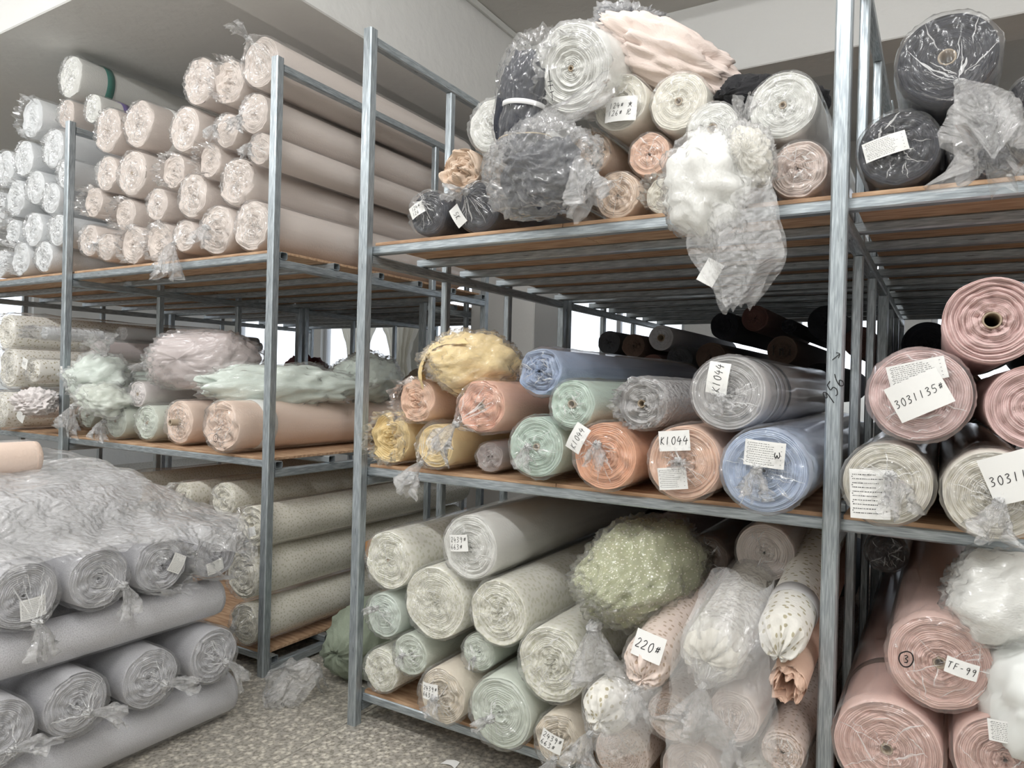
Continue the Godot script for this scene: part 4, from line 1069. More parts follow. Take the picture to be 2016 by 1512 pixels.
		[-0.772, 0.623, -0.150, 0.1013, "cream_print", "open", {"len":1.58,"loose":0.08,"tags":[[0.55,-0.1,20,Vector2(0.05,0.04),"",0.05,0.01,true]]}, "cream printed roll with a small label on its end", "cream printed rolls on the bottom shelf"],
		[-1.293, 0.700, -0.160, 0.0785, "cream_print", "open", {"len":1.5,"loose":0.14,"reach":0.09}, "cream printed roll, topmost, its bag end crumpled", "cream printed rolls on the bottom shelf"],
		[-1.043, 0.705, -0.200, 0.0905, "cream_print", "tight", {"len":1.5}, "cream printed roll hidden behind the grey felt stack", "cream printed rolls on the bottom shelf"],
		[-1.863, 0.676, -0.220, 0.0920, "cream_print", "open", {"len":1.4,"loose":0.14}, "cream roll in film with black scribble, under the peach roll", "cream printed rolls on the bottom shelf"],
		[0.237, 1.529, -1.720, 0.0740, "charcoal", "", {"len":1.4}, "dark roll in the pile on the back row's middle shelf", "dark rolls in the back row"],
		[0.383, 1.510, -1.720, 0.0730, "brown", "", {"len":1.4}, "dusty brown roll end in the dark back row", "dark rolls in the back row"],
		[0.539, 1.553, -1.720, 0.0764, "grey", "", {"core":"tube","rc":0.02,"len":1.4}, "grey roll with an open core in the dark back row", "dark rolls in the back row"],
		[0.644, 1.440, -1.720, 0.0778, "charcoal", "", {"len":1.4}, "charcoal roll with clear rings in the dark back row", "dark rolls in the back row"],
		[0.810, 1.448, -1.720, 0.0866, "brown", "", {"len":1.4}, "dark roll in the pile on the back row's middle shelf", "dark rolls in the back row"],
		[0.877, 1.611, -1.720, 0.0807, "navy_deep", "", {"len":1.4}, "dark roll in the pile on the back row's middle shelf", "dark rolls in the back row"],
		[1.162, 1.484, -1.720, 0.0805, "brown", "", {"ink":[["Ini",0.0,0.0,0.05,0.012]],"len":1.4}, "large brown roll with handwriting in the dark back row", "dark rolls in the back row"],
		[1.027, 1.646, -1.720, 0.0733, "brown_red", "", {"len":1.4}, "dark roll in the pile on the back row's middle shelf", "dark rolls in the back row"],
		[0.497, 1.396, -1.720, 0.0765, "brown_red", "", {"len":1.4}, "dark roll in the pile on the back row's middle shelf", "dark rolls in the back row"],
		[0.292, 1.392, -1.720, 0.0735, "brown_red", "", {"len":1.4}, "dark roll in the pile on the back row's middle shelf", "dark rolls in the back row"],
		[1.357, 1.617, -1.720, 0.0921, "navy_deep", "", {"len":1.4}, "dark roll in the pile on the back row's middle shelf", "dark rolls in the back row"],
		[0.088, 1.398, -1.720, 0.0755, "charcoal", "", {"len":1.4}, "dark roll in the pile on the back row's middle shelf", "dark rolls in the back row"],
		[0.168, 0.247, -1.788, 0.1136, "charcoal", "", {"len":1.4,"lay":10}, "dark roll in the pile on the back row's bottom shelf, behind the white rolls", "dark rolls in the back row"],
		[0.410, 0.247, -1.781, 0.1141, "charcoal", "", {"len":1.4,"lay":10}, "dark roll in the pile on the back row's bottom shelf, behind the white rolls", "dark rolls in the back row"],
		[0.652, 0.247, -1.743, 0.1167, "charcoal", "", {"len":1.4,"lay":10}, "dark roll in the pile on the back row's bottom shelf, behind the white rolls", "dark rolls in the back row"],
		[0.894, 0.247, -1.756, 0.1153, "black", "", {"len":1.4,"lay":10}, "dark roll in the pile on the back row's bottom shelf, behind the white rolls", "dark rolls in the back row"],
		[1.136, 0.247, -1.752, 0.1140, "charcoal", "", {"len":1.4,"lay":10}, "dark roll in the pile on the back row's bottom shelf, behind the white rolls", "dark rolls in the back row"],
		[1.378, 0.247, -1.731, 0.1125, "black", "", {"len":1.4,"lay":10}, "dark roll in the pile on the back row's bottom shelf, behind the white rolls", "dark rolls in the back row"],
		[0.286, 0.455, -1.769, 0.1155, "charcoal", "", {"len":1.4,"lay":10}, "dark roll in the pile on the back row's bottom shelf, behind the white rolls", "dark rolls in the back row"],
		[0.528, 0.455, -1.787, 0.1153, "brown", "", {"len":1.4,"lay":10}, "dark roll in the pile on the back row's bottom shelf, behind the white rolls", "dark rolls in the back row"],
		[0.770, 0.455, -1.757, 0.1129, "brown", "", {"len":1.4,"lay":10}, "dark roll in the pile on the back row's bottom shelf, behind the white rolls", "dark rolls in the back row"],
		[1.012, 0.455, -1.766, 0.1109, "black", "", {"len":1.4,"lay":10}, "dark roll in the pile on the back row's bottom shelf, behind the white rolls", "dark rolls in the back row"],
		[1.254, 0.455, -1.781, 0.1163, "charcoal", "", {"len":1.4,"lay":10}, "dark roll in the pile on the back row's bottom shelf, behind the white rolls", "dark rolls in the back row"],
		[0.168, 0.662, -1.786, 0.1134, "charcoal", "", {"len":1.4,"lay":10}, "dark roll in the pile on the back row's bottom shelf, behind the white rolls", "dark rolls in the back row"],
		[0.410, 0.662, -1.732, 0.1114, "navy_deep", "", {"len":1.4,"lay":10}, "dark roll in the pile on the back row's bottom shelf, behind the white rolls", "dark rolls in the back row"],
		[0.652, 0.662, -1.761, 0.1143, "brown_red", "", {"len":1.4,"lay":10}, "dark roll in the pile on the back row's bottom shelf, behind the white rolls", "dark rolls in the back row"],
		[0.894, 0.662, -1.744, 0.1124, "brown", "", {"len":1.4,"lay":10}, "dark roll in the pile on the back row's bottom shelf, behind the white rolls", "dark rolls in the back row"],
		[1.136, 0.662, -1.767, 0.1152, "black", "", {"len":1.4,"lay":10}, "dark roll in the pile on the back row's bottom shelf, behind the white rolls", "dark rolls in the back row"],
		[1.378, 0.662, -1.765, 0.1122, "brown_red", "", {"len":1.4,"lay":10}, "dark roll in the pile on the back row's bottom shelf, behind the white rolls", "dark rolls in the back row"],
		[1.778, 0.247, -1.752, 0.1103, "navy_deep", "", {"len":1.4,"lay":10}, "dark roll in the pile on the back row's bottom shelf, behind the rose rolls", "dark rolls in the back row"],
		[2.020, 0.247, -1.767, 0.1161, "brown", "", {"len":1.4,"lay":10}, "dark roll in the pile on the back row's bottom shelf, behind the rose rolls", "dark rolls in the back row"],
		[2.262, 0.247, -1.744, 0.1155, "black", "", {"len":1.4,"lay":10}, "dark roll in the pile on the back row's bottom shelf, behind the rose rolls", "dark rolls in the back row"],
		[2.504, 0.247, -1.760, 0.1110, "navy_deep", "", {"len":1.4,"lay":10}, "dark roll in the pile on the back row's bottom shelf, behind the rose rolls", "dark rolls in the back row"],
		[2.746, 0.247, -1.756, 0.1156, "brown", "", {"len":1.4,"lay":10}, "dark roll in the pile on the back row's bottom shelf, behind the rose rolls", "dark rolls in the back row"],
		[2.988, 0.247, -1.784, 0.1126, "navy_deep", "", {"len":1.4,"lay":10}, "dark roll in the pile on the back row's bottom shelf, behind the rose rolls", "dark rolls in the back row"],
		[1.896, 0.455, -1.764, 0.1157, "navy_deep", "", {"len":1.4,"lay":10}, "dark roll in the pile on the back row's bottom shelf, behind the rose rolls", "dark rolls in the back row"],
		[2.138, 0.455, -1.772, 0.1145, "navy_deep", "", {"len":1.4,"lay":10}, "dark roll in the pile on the back row's bottom shelf, behind the rose rolls", "dark rolls in the back row"],
		[2.380, 0.455, -1.766, 0.1115, "navy_deep", "", {"len":1.4,"lay":10}, "dark roll in the pile on the back row's bottom shelf, behind the rose rolls", "dark rolls in the back row"],
		[2.622, 0.455, -1.784, 0.1134, "charcoal", "", {"len":1.4,"lay":10}, "dark roll in the pile on the back row's bottom shelf, behind the rose rolls", "dark rolls in the back row"],
		[2.864, 0.455, -1.734, 0.1164, "brown", "", {"len":1.4,"lay":10}, "dark roll in the pile on the back row's bottom shelf, behind the rose rolls", "dark rolls in the back row"],
		[1.778, 0.662, -1.767, 0.1123, "brown", "", {"len":1.4,"lay":10}, "dark roll in the pile on the back row's bottom shelf, behind the rose rolls", "dark rolls in the back row"],
		[2.020, 0.662, -1.771, 0.1134, "black", "", {"len":1.4,"lay":10}, "dark roll in the pile on the back row's bottom shelf, behind the rose rolls", "dark rolls in the back row"],
		[2.262, 0.662, -1.781, 0.1132, "brown", "", {"len":1.4,"lay":10}, "dark roll in the pile on the back row's bottom shelf, behind the rose rolls", "dark rolls in the back row"],
		[2.504, 0.662, -1.771, 0.1143, "charcoal", "", {"len":1.4,"lay":10}, "dark roll in the pile on the back row's bottom shelf, behind the rose rolls", "dark rolls in the back row"],
		[2.746, 0.662, -1.744, 0.1131, "navy_deep", "", {"len":1.4,"lay":10}, "dark roll in the pile on the back row's bottom shelf, behind the rose rolls", "dark rolls in the back row"],
		[2.988, 0.662, -1.782, 0.1122, "charcoal", "", {"len":1.4,"lay":10}, "dark roll in the pile on the back row's bottom shelf, behind the rose rolls", "dark rolls in the back row"],
		[1.778, 1.097, -1.758, 0.1125, "brown_red", "", {"len":1.4,"lay":10}, "dark roll in the pile on the back row's middle shelf, behind the pink rolls", "dark rolls in the back row"],
		[2.020, 1.097, -1.763, 0.1124, "charcoal", "", {"len":1.4,"lay":10}, "dark roll in the pile on the back row's middle shelf, behind the pink rolls", "dark rolls in the back row"],
		[2.262, 1.097, -1.737, 0.1103, "brown", "", {"len":1.4,"lay":10}, "dark roll in the pile on the back row's middle shelf, behind the pink rolls", "dark rolls in the back row"],
		[2.504, 1.097, -1.789, 0.1142, "charcoal", "", {"len":1.4,"lay":10}, "dark roll in the pile on the back row's middle shelf, behind the pink rolls", "dark rolls in the back row"],
		[2.746, 1.097, -1.760, 0.1150, "navy_deep", "", {"len":1.4,"lay":10}, "dark roll in the pile on the back row's middle shelf, behind the pink rolls", "dark rolls in the back row"],
		[2.988, 1.097, -1.730, 0.1130, "brown_red", "", {"len":1.4,"lay":10}, "dark roll in the pile on the back row's middle shelf, behind the pink rolls", "dark rolls in the back row"],
		[1.896, 1.305, -1.737, 0.1151, "brown", "", {"len":1.4,"lay":10}, "dark roll in the pile on the back row's middle shelf, behind the pink rolls", "dark rolls in the back row"],
		[2.138, 1.305, -1.775, 0.1162, "navy_deep", "", {"len":1.4,"lay":10}, "dark roll in the pile on the back row's middle shelf, behind the pink rolls", "dark rolls in the back row"],
		[2.380, 1.305, -1.740, 0.1164, "black", "", {"len":1.4,"lay":10}, "dark roll in the pile on the back row's middle shelf, behind the pink rolls", "dark rolls in the back row"],
		[2.622, 1.305, -1.764, 0.1098, "brown_red", "", {"len":1.4,"lay":10}, "dark roll in the pile on the back row's middle shelf, behind the pink rolls", "dark rolls in the back row"],
		[2.864, 1.305, -1.789, 0.1166, "brown", "", {"len":1.4,"lay":10}, "dark roll in the pile on the back row's middle shelf, behind the pink rolls", "dark rolls in the back row"],
		[1.778, 1.512, -1.770, 0.1139, "navy_deep", "", {"len":1.4,"lay":10}, "dark roll in the pile on the back row's middle shelf, behind the pink rolls", "dark rolls in the back row"],
		[2.020, 1.512, -1.732, 0.1144, "charcoal", "", {"len":1.4,"lay":10}, "dark roll in the pile on the back row's middle shelf, behind the pink rolls", "dark rolls in the back row"],
		[2.262, 1.512, -1.784, 0.1133, "black", "", {"len":1.4,"lay":10}, "dark roll in the pile on the back row's middle shelf, behind the pink rolls", "dark rolls in the back row"],
		[2.504, 1.512, -1.746, 0.1165, "black", "", {"len":1.4,"lay":10}, "dark roll in the pile on the back row's middle shelf, behind the pink rolls", "dark rolls in the back row"],
		[2.746, 1.512, -1.768, 0.1132, "black", "", {"len":1.4,"lay":10}, "dark roll in the pile on the back row's middle shelf, behind the pink rolls", "dark rolls in the back row"],
		[2.988, 1.512, -1.768, 0.1118, "charcoal", "", {"len":1.4,"lay":10}, "dark roll in the pile on the back row's middle shelf, behind the pink rolls", "dark rolls in the back row"],
		[0.785, 1.265, -1.760, 0.0983, "charcoal", "", {"len":1.4}, "dark roll in the pile on the back row's middle shelf", "dark rolls in the back row"],
		[1.015, 1.295, -1.760, 0.1100, "brown", "", {"len":1.4}, "dark roll in the pile on the back row's middle shelf", "dark rolls in the back row"],
		[1.335, 1.325, -1.760, 0.1098, "black", "", {"len":1.4}, "dark roll in the pile on the back row's middle shelf", "dark rolls in the back row"],
		[1.505, 1.525, -1.760, 0.0822, "brown_red", "", {"len":1.4}, "dark roll in the pile on the back row's middle shelf", "dark rolls in the back row"],
		[1.185, 1.605, -1.760, 0.0428, "navy_deep", "", {"len":1.4}, "dark roll in the pile on the back row's middle shelf", "dark rolls in the back row"],
	]:
		var d: Dictionary = s[6]
		d.merge({"p": Vector3(s[0], s[1], s[2]), "r": s[3], "m": s[4], "w": s[5], "l": s[7], "g": s[8]})
		roll(d)

# ------------------------------------------------------------------ bundles, bags and sheets
func heap(called: String, label: String, category: String, group: String, p: Vector3, rad: Vector3, turn: Vector3, m: String, sd: float, o := {}) -> Node3D:
	var t := thing(called, label, category, p, group)
	t.basis = Basis.from_euler(turn * PI / 180.0)
	part(t, "cloth", lump_mesh(rad, sd, o), M[m])
	if o.has("bag"):
		var q := o.duplicate()
		q["grow"] = 0.008
		q["crisp"] = 0.0025
		q["rows"] = 64
		q["cols"] = 88
		q["fine"] = o.get("fine", 0.07) * 1.25 + 0.02
		var f := part(t, "plastic_bag", lump_mesh(rad * 1.03, sd, q), M[o.bag])
		if o.has("knot"):
			var k: Vector3 = o.knot
			var dirn: Vector3 = o.get("aim", k.normalized())
			part(f, "knot", knot_mesh(o.get("kr", 0.014), sd), M.film_heavy, k)
			part(f, "loose_end", tail_mesh(o.get("tail", 0.12), o.get("tail", 0.12) * 0.5, 0.3, sd), M.film_milky, k, Basis.looking_at(-dirn, Vector3(0.1, 1, 0.2)))
	return t

# a collapsed bag: two skins of film through the same control rows, a little apart
func film_bag(called: String, label: String, category: String, ctrl: Array, gap: Vector3, m: String, sd: float, amp := 0.018, group := "") -> Node3D:
	var t := thing(called, label, category, ctrl[ctrl.size() - 1][0], group)
	var back := []
	var front := []
	for row in ctrl:
		var a := []
		var b := []
		for p in row:
			a.append(p - t.position)
			b.append(p - t.position - gap)
		front.append(a)
		back.append(b)
	part(t, "film_skin", sheet_mesh(front, 16, amp, sd), M[m])
	part(t, "film_skin", sheet_mesh(back, 16, amp, sd + 5.0), M[m])
	return t

func v3(x: float, y: float, z: float) -> Vector3:
	return Vector3(x, y, z)

func felt_stack() -> void:
	var g := "grey felt rolls stacked crosswise on the floor"
	# two tiers point towards the aisle's far end, with long rolls laid across under each
	var tiers := [
		[0.277, -0.40, [[0.313, 0.104], [0.553, 0.104], [0.788, 0.104], [1.0, 0.102]], "lower"],
		[0.640, -0.43, [[0.29, 0.103], [0.503, 0.104], [0.714, 0.105], [0.93, 0.108]], "upper"],
	]
	var knots := [
		[Vector2(0.05, -0.15), Vector2(0.15, -0.1), Vector2(0.0, -0.1), Vector2(0.1, -0.35)],
		[Vector2.ZERO, Vector2.ZERO, Vector2(0.45, -0.25), Vector2(0.1, -0.75)],
	]
	for k in 2:
		for i in 4:
			var a: Array = tiers[k][2][i]
			var open: bool = k == 1 and i < 2
			var s := {
				"p": v3(tiers[k][1], tiers[k][0] + [0.002, 0.0, 0.001, 0.0][i], a[0]), "r": a[1], "m": "felt", "len": 1.3, "yaw": 90.0 + [1.5, -1.0, 2.0, 0.0][i], "lay": 17, "wav": 0.05, "g": g,
				"w": "open" if open else "knot", "knot": knots[k][i], "reach": 0.05 if not open else 0.10, "tail": 0.62, "kr": 0.15, "spread": 0.42,
				"aim": [Vector2(0.5, -0.4), Vector2(0.7, 0.2), Vector2(0.7, 0.1), Vector2(0.4, 0.4)][i] if k == 0 else Vector2(0.2, -0.8), "film": "film_soft", "loose": 0.05 if k == 0 else 0.12, "share": 0.2, "fleck": Color(0.86, 0.86, 0.88),
				"l": ["grey felt roll with a twisted film knot in the lower tier, beside the rack post", "grey felt roll with its film knot flared sideways in the lower tier", "grey felt roll with a wide crumpled film tail in the lower tier", "grey felt roll with a round film knot in the lower tier, farthest from the post"][i] if k == 0 else ["grey felt roll with a paper label under loose film, beside the rack post", "grey felt roll with a label and deep spiral in the upper tier", "grey felt roll with a tied white film tuft in the upper tier", "grey felt roll with bold rings and a hanging film knot in the upper tier"][i],
			}
			if k == 1:
				s["tags"] = [[[-0.15, -0.5, 12, Vector2(0.07, 0.045), "", 0.02, 0.01, true], [0.5, 0.0, 62, Vector2(0.065, 0.05), "", 0.02, 0.01, true], [], [0.15, -0.35, 4, Vector2(0.07, 0.06), "", 0.03, 0.01, true]][i]].filter(func(x): return x.size() > 0)
			roll(s)
	var i := 0
	for a in [[-0.49, 0.087, 0.086, 0.19], [-0.72, 0.087, 0.086, 0.2], [-0.96, 0.087, 0.086, 0.2], [-1.22, 0.087, 0.086, 0.2], [-0.50, 0.459, 0.076, 0.24], [-0.72, 0.459, 0.076, 0.22], [-0.95, 0.459, 0.076, 0.22], [-0.95, 0.826, 0.079, 0.3], [-1.13, 0.826, 0.079, 0.3], [-0.74, 0.819, 0.072, 0.5]]:
		roll({"p": v3(a[0], a[1], a[3] + 1.5), "r": a[2], "m": "felt", "len": 1.5, "w": "open", "loose": 0.05, "reach": 0.08, "film": "film_soft", "g": g, "lay": 12,
			"l": ["long grey felt roll lying on the terrazzo at the edge of its stack", "long grey felt roll on the floor under the lower tier", "long grey felt roll on the floor under the lower tier", "long grey felt roll on the floor under the lower tier", "long grey felt roll lying between the two tiers, edge outermost", "long grey felt roll hidden between the two tiers", "long grey felt roll hidden between the two tiers", "long grey felt roll on top of the stack under the peach roll", "long grey felt roll on top of the stack under the peach roll", "slim grey felt roll on top of the stack beside the peach roll"][i]})
		i += 1
	roll({"p": v3(-1.04, 0.972, 2.12), "r": 0.068, "m": "peach_pale", "len": 1.5, "w": "tight", "film": "film_soft", "loose": 0.03, "l": "bare peach roll in clear film lying on top of the grey felt stack"})
	var cone := thing("film_sleeve", "pointed empty film sleeve end beyond the peach roll on the felt stack", "plastic film", v3(-1.04, 0.972, 0.615))
	part(cone, "film_skin", tail_mesh(0.16, 0.012, 0.12, 3.0, 0.07), M.film_soft, Vector3.ZERO, Basis(Vector3.UP, PI - 0.35))
	# film lying over the upper tier
	film_bag("plastic_sheet", "large crumpled clear film draped over the upper tier of felt rolls", "plastic film", [
		[v3(-1.25, 0.80, 0.20), v3(-1.0, 0.79, 0.19), v3(-0.75, 0.785, 0.18), v3(-0.5, 0.765, 0.17), v3(-0.40, 0.71, 0.16), v3(-0.36, 0.60, 0.16)],
		[v3(-1.25, 0.93, 0.34), v3(-1.0, 0.92, 0.33), v3(-0.72, 0.86, 0.32), v3(-0.52, 0.775, 0.31), v3(-0.39, 0.76, 0.30), v3(-0.35, 0.66, 0.29)],
		[v3(-1.25, 0.93, 0.50), v3(-1.0, 0.925, 0.50), v3(-0.66, 0.87, 0.48), v3(-0.50, 0.79, 0.46), v3(-0.42, 0.765, 0.44), v3(-0.37, 0.72, 0.43)],
		[v3(-1.25, 0.935, 0.66), v3(-0.98, 0.93, 0.66), v3(-0.66, 0.90, 0.64), v3(-0.50, 0.785, 0.62), v3(-0.41, 0.77, 0.60), v3(-0.38, 0.74, 0.58)],
		[v3(-1.25, 0.935, 0.82), v3(-0.98, 0.925, 0.82), v3(-0.66, 0.91, 0.80), v3(-0.51, 0.80, 0.78), v3(-0.43, 0.765, 0.76), v3(-0.39, 0.75, 0.75)],
		[v3(-1.2, 0.91, 1.05), v3(-0.95, 0.915, 1.05), v3(-0.66, 0.90, 1.05), v3(-0.52, 0.80, 1.02), v3(-0.44, 0.775, 1.0), v3(-0.40, 0.75, 1.0)]], v3(0, 0.012, 0), "film_milky", 2.0, 0.016)

func top_shelf_bundles() -> void:
	var g := "cloth bundles on the top shelf"
	# navy bundle bent over and tied, with a big clear bag below
	var t := thing("navy_bundle", "navy cloth bundle tied with white ribbon above a big puffed clear bag", "cloth bundle", v3(0.70, TOP, 0.02), g)
	part(t, "cloth", lump_mesh(v3(0.08, 0.175, 0.07), 4.2, {"folds": v3(4, 0.7, 4), "fine": 0.14, "amp": 0.12, "rows": 36, "box": 0.72}), M.navy, v3(-0.035, 0.365, -0.02), Basis(Vector3(0, 0, 1), -0.12))
	part(t, "cloth", lump_mesh(v3(0.135, 0.115, 0.085), 8.2, {"fine": 0.18, "amp": 0.2, "rows": 30}), M.navy, v3(0.055, 0.13, 0.0))
	part(t, "plastic_bag", lump_mesh(v3(0.19, 0.148, 0.115), 8.9, {"fine": 0.14, "amp": 0.16, "folds": v3(2.6, 2.6, 2.6), "rows": 80, "cols": 110, "crisp": 0.006}), M.film_clear, v3(0.065, 0.15, 0.03))
	part(t, "plastic_bag", lump_mesh(v3(0.105, 0.20, 0.09), 5.9, {"fine": 0.12, "amp": 0.2, "folds": v3(3, 1, 3), "rows": 70, "cols": 80, "crisp": 0.003}), M.film, v3(-0.015, 0.42, -0.02), Basis(Vector3(0, 0, 1), -0.2))
	part(t, "ribbon", ring_mesh(0.072, 0.016), M.ribbon, v3(-0.02, 0.372, 0), Basis(Vector3(1, 0, 0), -PI / 2) * Basis(Vector3(0, 1, 0), 0.12))
	part(t, "string", ring_mesh(0.085, 0.004), M.string, v3(-0.01, 0.262, 0.01), Basis(Vector3(1, 0, 0), -PI / 2 + 0.1))
	part(t, "loose_end", tail_mesh(0.16, 0.06, 0.1, 2.2), M.film_milky, v3(0.20, 0.16, 0.06), Basis.looking_at(-v3(0.35, -0.8, 0.3), Vector3(0, 0, 1)))
	part(t, "loose_end", tail_mesh(0.26, 0.03, 0.0, 6.2, 0.03), M.film, v3(0.04, 0.28, 0.05), Basis.looking_at(-v3(0.9, 0.25, 0.0), Vector3(0, 0, 1)))
	heap("satin_bundle", "blush satin cloth gathered in long soft folds on top of the cream rolls", "cloth bundle", g, v3(1.075, 2.335, -0.22), v3(0.10, 0.092, 0.225), v3(-24, -59, 0), "blush", 6.1, {"folds": v3(3.6, 3.6, 0.45), "fine": 0.17, "amp": 0.12, "soft": true, "rows": 60, "cols": 60})
	heap("dark_cloth", "black cloth draped over the pile behind the largest white roll", "cloth", g, v3(1.36, 2.15, -0.27), v3(0.16, 0.085, 0.17), v3(0, -30, -6), "black", 2.7, {"fine": 0.12, "amp": 0.15})
	heap("navy_cloth_bag", "navy cloth in a peaked clear bag at the very top of the pile", "cloth bag", g, v3(0.90, 2.475, -0.27), v3(0.13, 0.075, 0.12), v3(0, 20, -8), "navy", 3.3, {"fine": 0.18, "amp": 0.2, "bag": "film_milky", "knot": v3(-0.03, 0.09, 0.02), "tail": 0.14, "aim": v3(0.2, 1, 0)})
	heap("white_cloth_bag", "white cloth in a clear bag sagging over the edge of the top shelf", "cloth bag", g, v3(1.279, 1.835, 0.05), v3(0.108, 0.11, 0.138), v3(80, 20, 0), "white", 7.7, {"soft": true, "fine": 0.11, "amp": 0.10, "folds": v3(2, 3, 2.4), "bag": "film_soft"})
	heap("cream_cloth_bag", "small cream cloth bag with a milky film hood beside the sagging white bag", "cloth bag", g, v3(1.385, 1.905, 0.03), v3(0.06, 0.088, 0.07), v3(0, 0, 12), "cream", 1.7, {"fine": 0.12, "amp": 0.1, "bag": "film_milky", "knot": v3(0.0, 0.09, 0.0), "tail": 0.07, "aim": v3(0.1, 1, 0.2)})
	var hang := []
	for q in [[1.25, 1.455, 1.72, 1.83, 0.09], [1.256, 1.475, 1.665, 1.72, 0.09], [1.264, 1.492, 1.615, 1.63, 0.085], [1.29, 1.455, 1.565, 1.58, 0.075], [1.315, 1.42, 1.53, 1.54, 0.07], [1.333, 1.402, 1.50, 1.512, 0.065]]:
		var line := []
		for k in 9:
			var u := k / 8.0
			line.append(v3(lerpf(q[0], q[1], u), lerpf(q[2], q[3], u) + 0.008 * sin(k * 2.6 + q[0] * 40.0), q[4] + 0.045 * sin(u * PI) + 0.016 * sin(k * 2.1 + q[2] * 5.0)))
		hang.append(line)
	var fb := film_bag("hanging_film_bag", "torn empty clear bag hanging below the top shelf edge", "plastic bag", hang, v3(0, 0, 0.035), "film_milky", 4.0, 0.012)
	slip(fb, v3(1.305, 1.60, 0.09) - fb.position, -30, Vector2(0.05, 0.065), "")

func middle_shelf_bundles() -> void:
	var g := "cloth bundles on the middle shelves"
	var y := heap("yellow_cloth", "bright yellow cloth heap in clear film on top of the peach rolls", "cloth bundle", g, v3(0.395, 1.36, -0.14), v3(0.135, 0.108, 0.17), v3(0, -25, -14), "yellow", 3.9, {"fine": 0.13, "amp": 0.16, "folds": v3(3, 3, 1.5), "bag": "film"})
	part(y, "cloth_flap", sheet_mesh([
		[v3(0.02, 0.10, 0.05), v3(0.05, 0.10, 0.08), v3(0.085, 0.09, 0.08)],
		[v3(-0.05, 0.06, 0.13), v3(-0.02, 0.055, 0.16), v3(0.02, 0.05, 0.17)],
		[v3(-0.08, -0.02, 0.15), v3(-0.055, -0.03, 0.18), v3(-0.03, -0.03, 0.18)],
		[v3(-0.085, -0.12, 0.13), v3(-0.07, -0.13, 0.15), v3(-0.05, -0.12, 0.15)]], 6, 0.008, 1.0), M.yellow)
	heap("mauve_cloth_bag", "rounded mauve cloth bag with handwriting beside the pale green rolls", "cloth bag", g, v3(-1.42, 1.365, -0.34), v3(0.30, 0.145, 0.17), v3(0, 12, 3), "mauve", 5.5, {"fine": 0.08, "amp": 0.08, "folds": v3(1.6, 4, 3), "box": 0.85, "bag": "film_soft", "knot": v3(-0.33, -0.01, 0.06), "tail": 0.06})
	heap("mint_cloth", "pale green cloth heap lying along the peach roll", "cloth bundle", g, v3(-0.96, 1.25, -0.45), v3(0.10, 0.098, 0.39), v3(0, -29, 0), "mint_pale", 2.1, {"soft": true, "fine": 0.11, "amp": 0.14, "folds": v3(2.2, 2.2, 2.6), "rows": 60, "bag": "film"})
	heap("mint_cloth", "pale green cloth bag behind the pale green heap, at the rack's back", "cloth bundle", g, v3(-0.93, 1.29, -1.05), v3(0.13, 0.14, 0.26), v3(0, 8, 0), "mint_pale", 9.1, {"fine": 0.1, "amp": 0.12, "bag": "film_soft"})
	heap("lace_cloth", "crumpled pale lilac lace between floral rolls", "cloth", g, v3(-2.40, 1.12, -0.02), v3(0.13, 0.07, 0.10), v3(0, 0, 0), "lace", 4.4, {"soft": true, "folds": v3(5, 5, 5), "fine": 0.16, "amp": 0.2, "rows": 40, "cols": 60})
	heap("mint_cloth", "pale green cloth slumped in a baggy clear film above the green rolls", "cloth bundle", g, v3(-2.11, 1.255, -0.20), v3(0.145, 0.13, 0.15), v3(0, 0, 0), "mint_pale", 6.3, {"soft": true, "fine": 0.12, "amp": 0.16, "bag": "film_clear", "knot": v3(0.13, 0.13, 0.05), "tail": 0.12, "aim": v3(0.2, 0.9, 0.3)})
	heap("sage_cloth", "pale green cloth spilling over the green rolls beside the lilac roll", "cloth bundle", g, v3(-1.93, 1.15, -0.13), v3(0.14, 0.075, 0.12), v3(0, 0, -18), "sage", 7.3, {"soft": true, "fine": 0.12, "amp": 0.16, "bag": "film_clear", "knot": v3(-0.06, -0.06, 0.12), "tail": 0.14, "aim": v3(-0.1, -0.9, 0.3)})
	# back row, against the light
	var k := 0
	for a in [[-3.42, 1.10, -2.2, 0.30, 0.19, "brown"], [-2.72, 1.19, -2.25, 0.30, 0.27, "maroon"], [-1.98, 1.12, -2.2, 0.22, 0.22, "brown"], [-1.50, 1.10, -2.15, 0.22, 0.18, "black"], [-1.8, 1.14, -2.85, 0.3, 0.26, "tan"], [-2.9, 1.10, -2.95, 0.3, 0.26, "charcoal"]]:
		heap("dark_cloth_bundle", ["brown cloth bundle on the back row, left of the dark red one", "dark red cloth bundle on the back row against the light", "brown cloth bundle on the back row, right of the dark red one", "black cloth bundle on the back row beside the column", "tan cloth bundle on the back row peeping over the dark ones", "charcoal cloth bundle on the back row behind the dark red one"][k], "cloth bundle", "bundles on the back row", v3(a[0], LMID + a[4] * 0.9, a[2]), v3(a[3], a[4], 0.24), v3(0, k * 7.0 - 15.0, 0), a[5], 1.3 * k, {"fine": 0.12, "amp": 0.18, "flat": 0.88})
		k += 1
	heap("grey_cloth_bag", "grey cloth bag glimpsed behind the pale green heap", "cloth bag", g, v3(-1.62, 1.16, -1.25), v3(0.2, 0.21, 0.2), v3(0, 0, 0), "silver", 3.0, {"fine": 0.1, "amp": 0.15, "bag": "film_soft"})

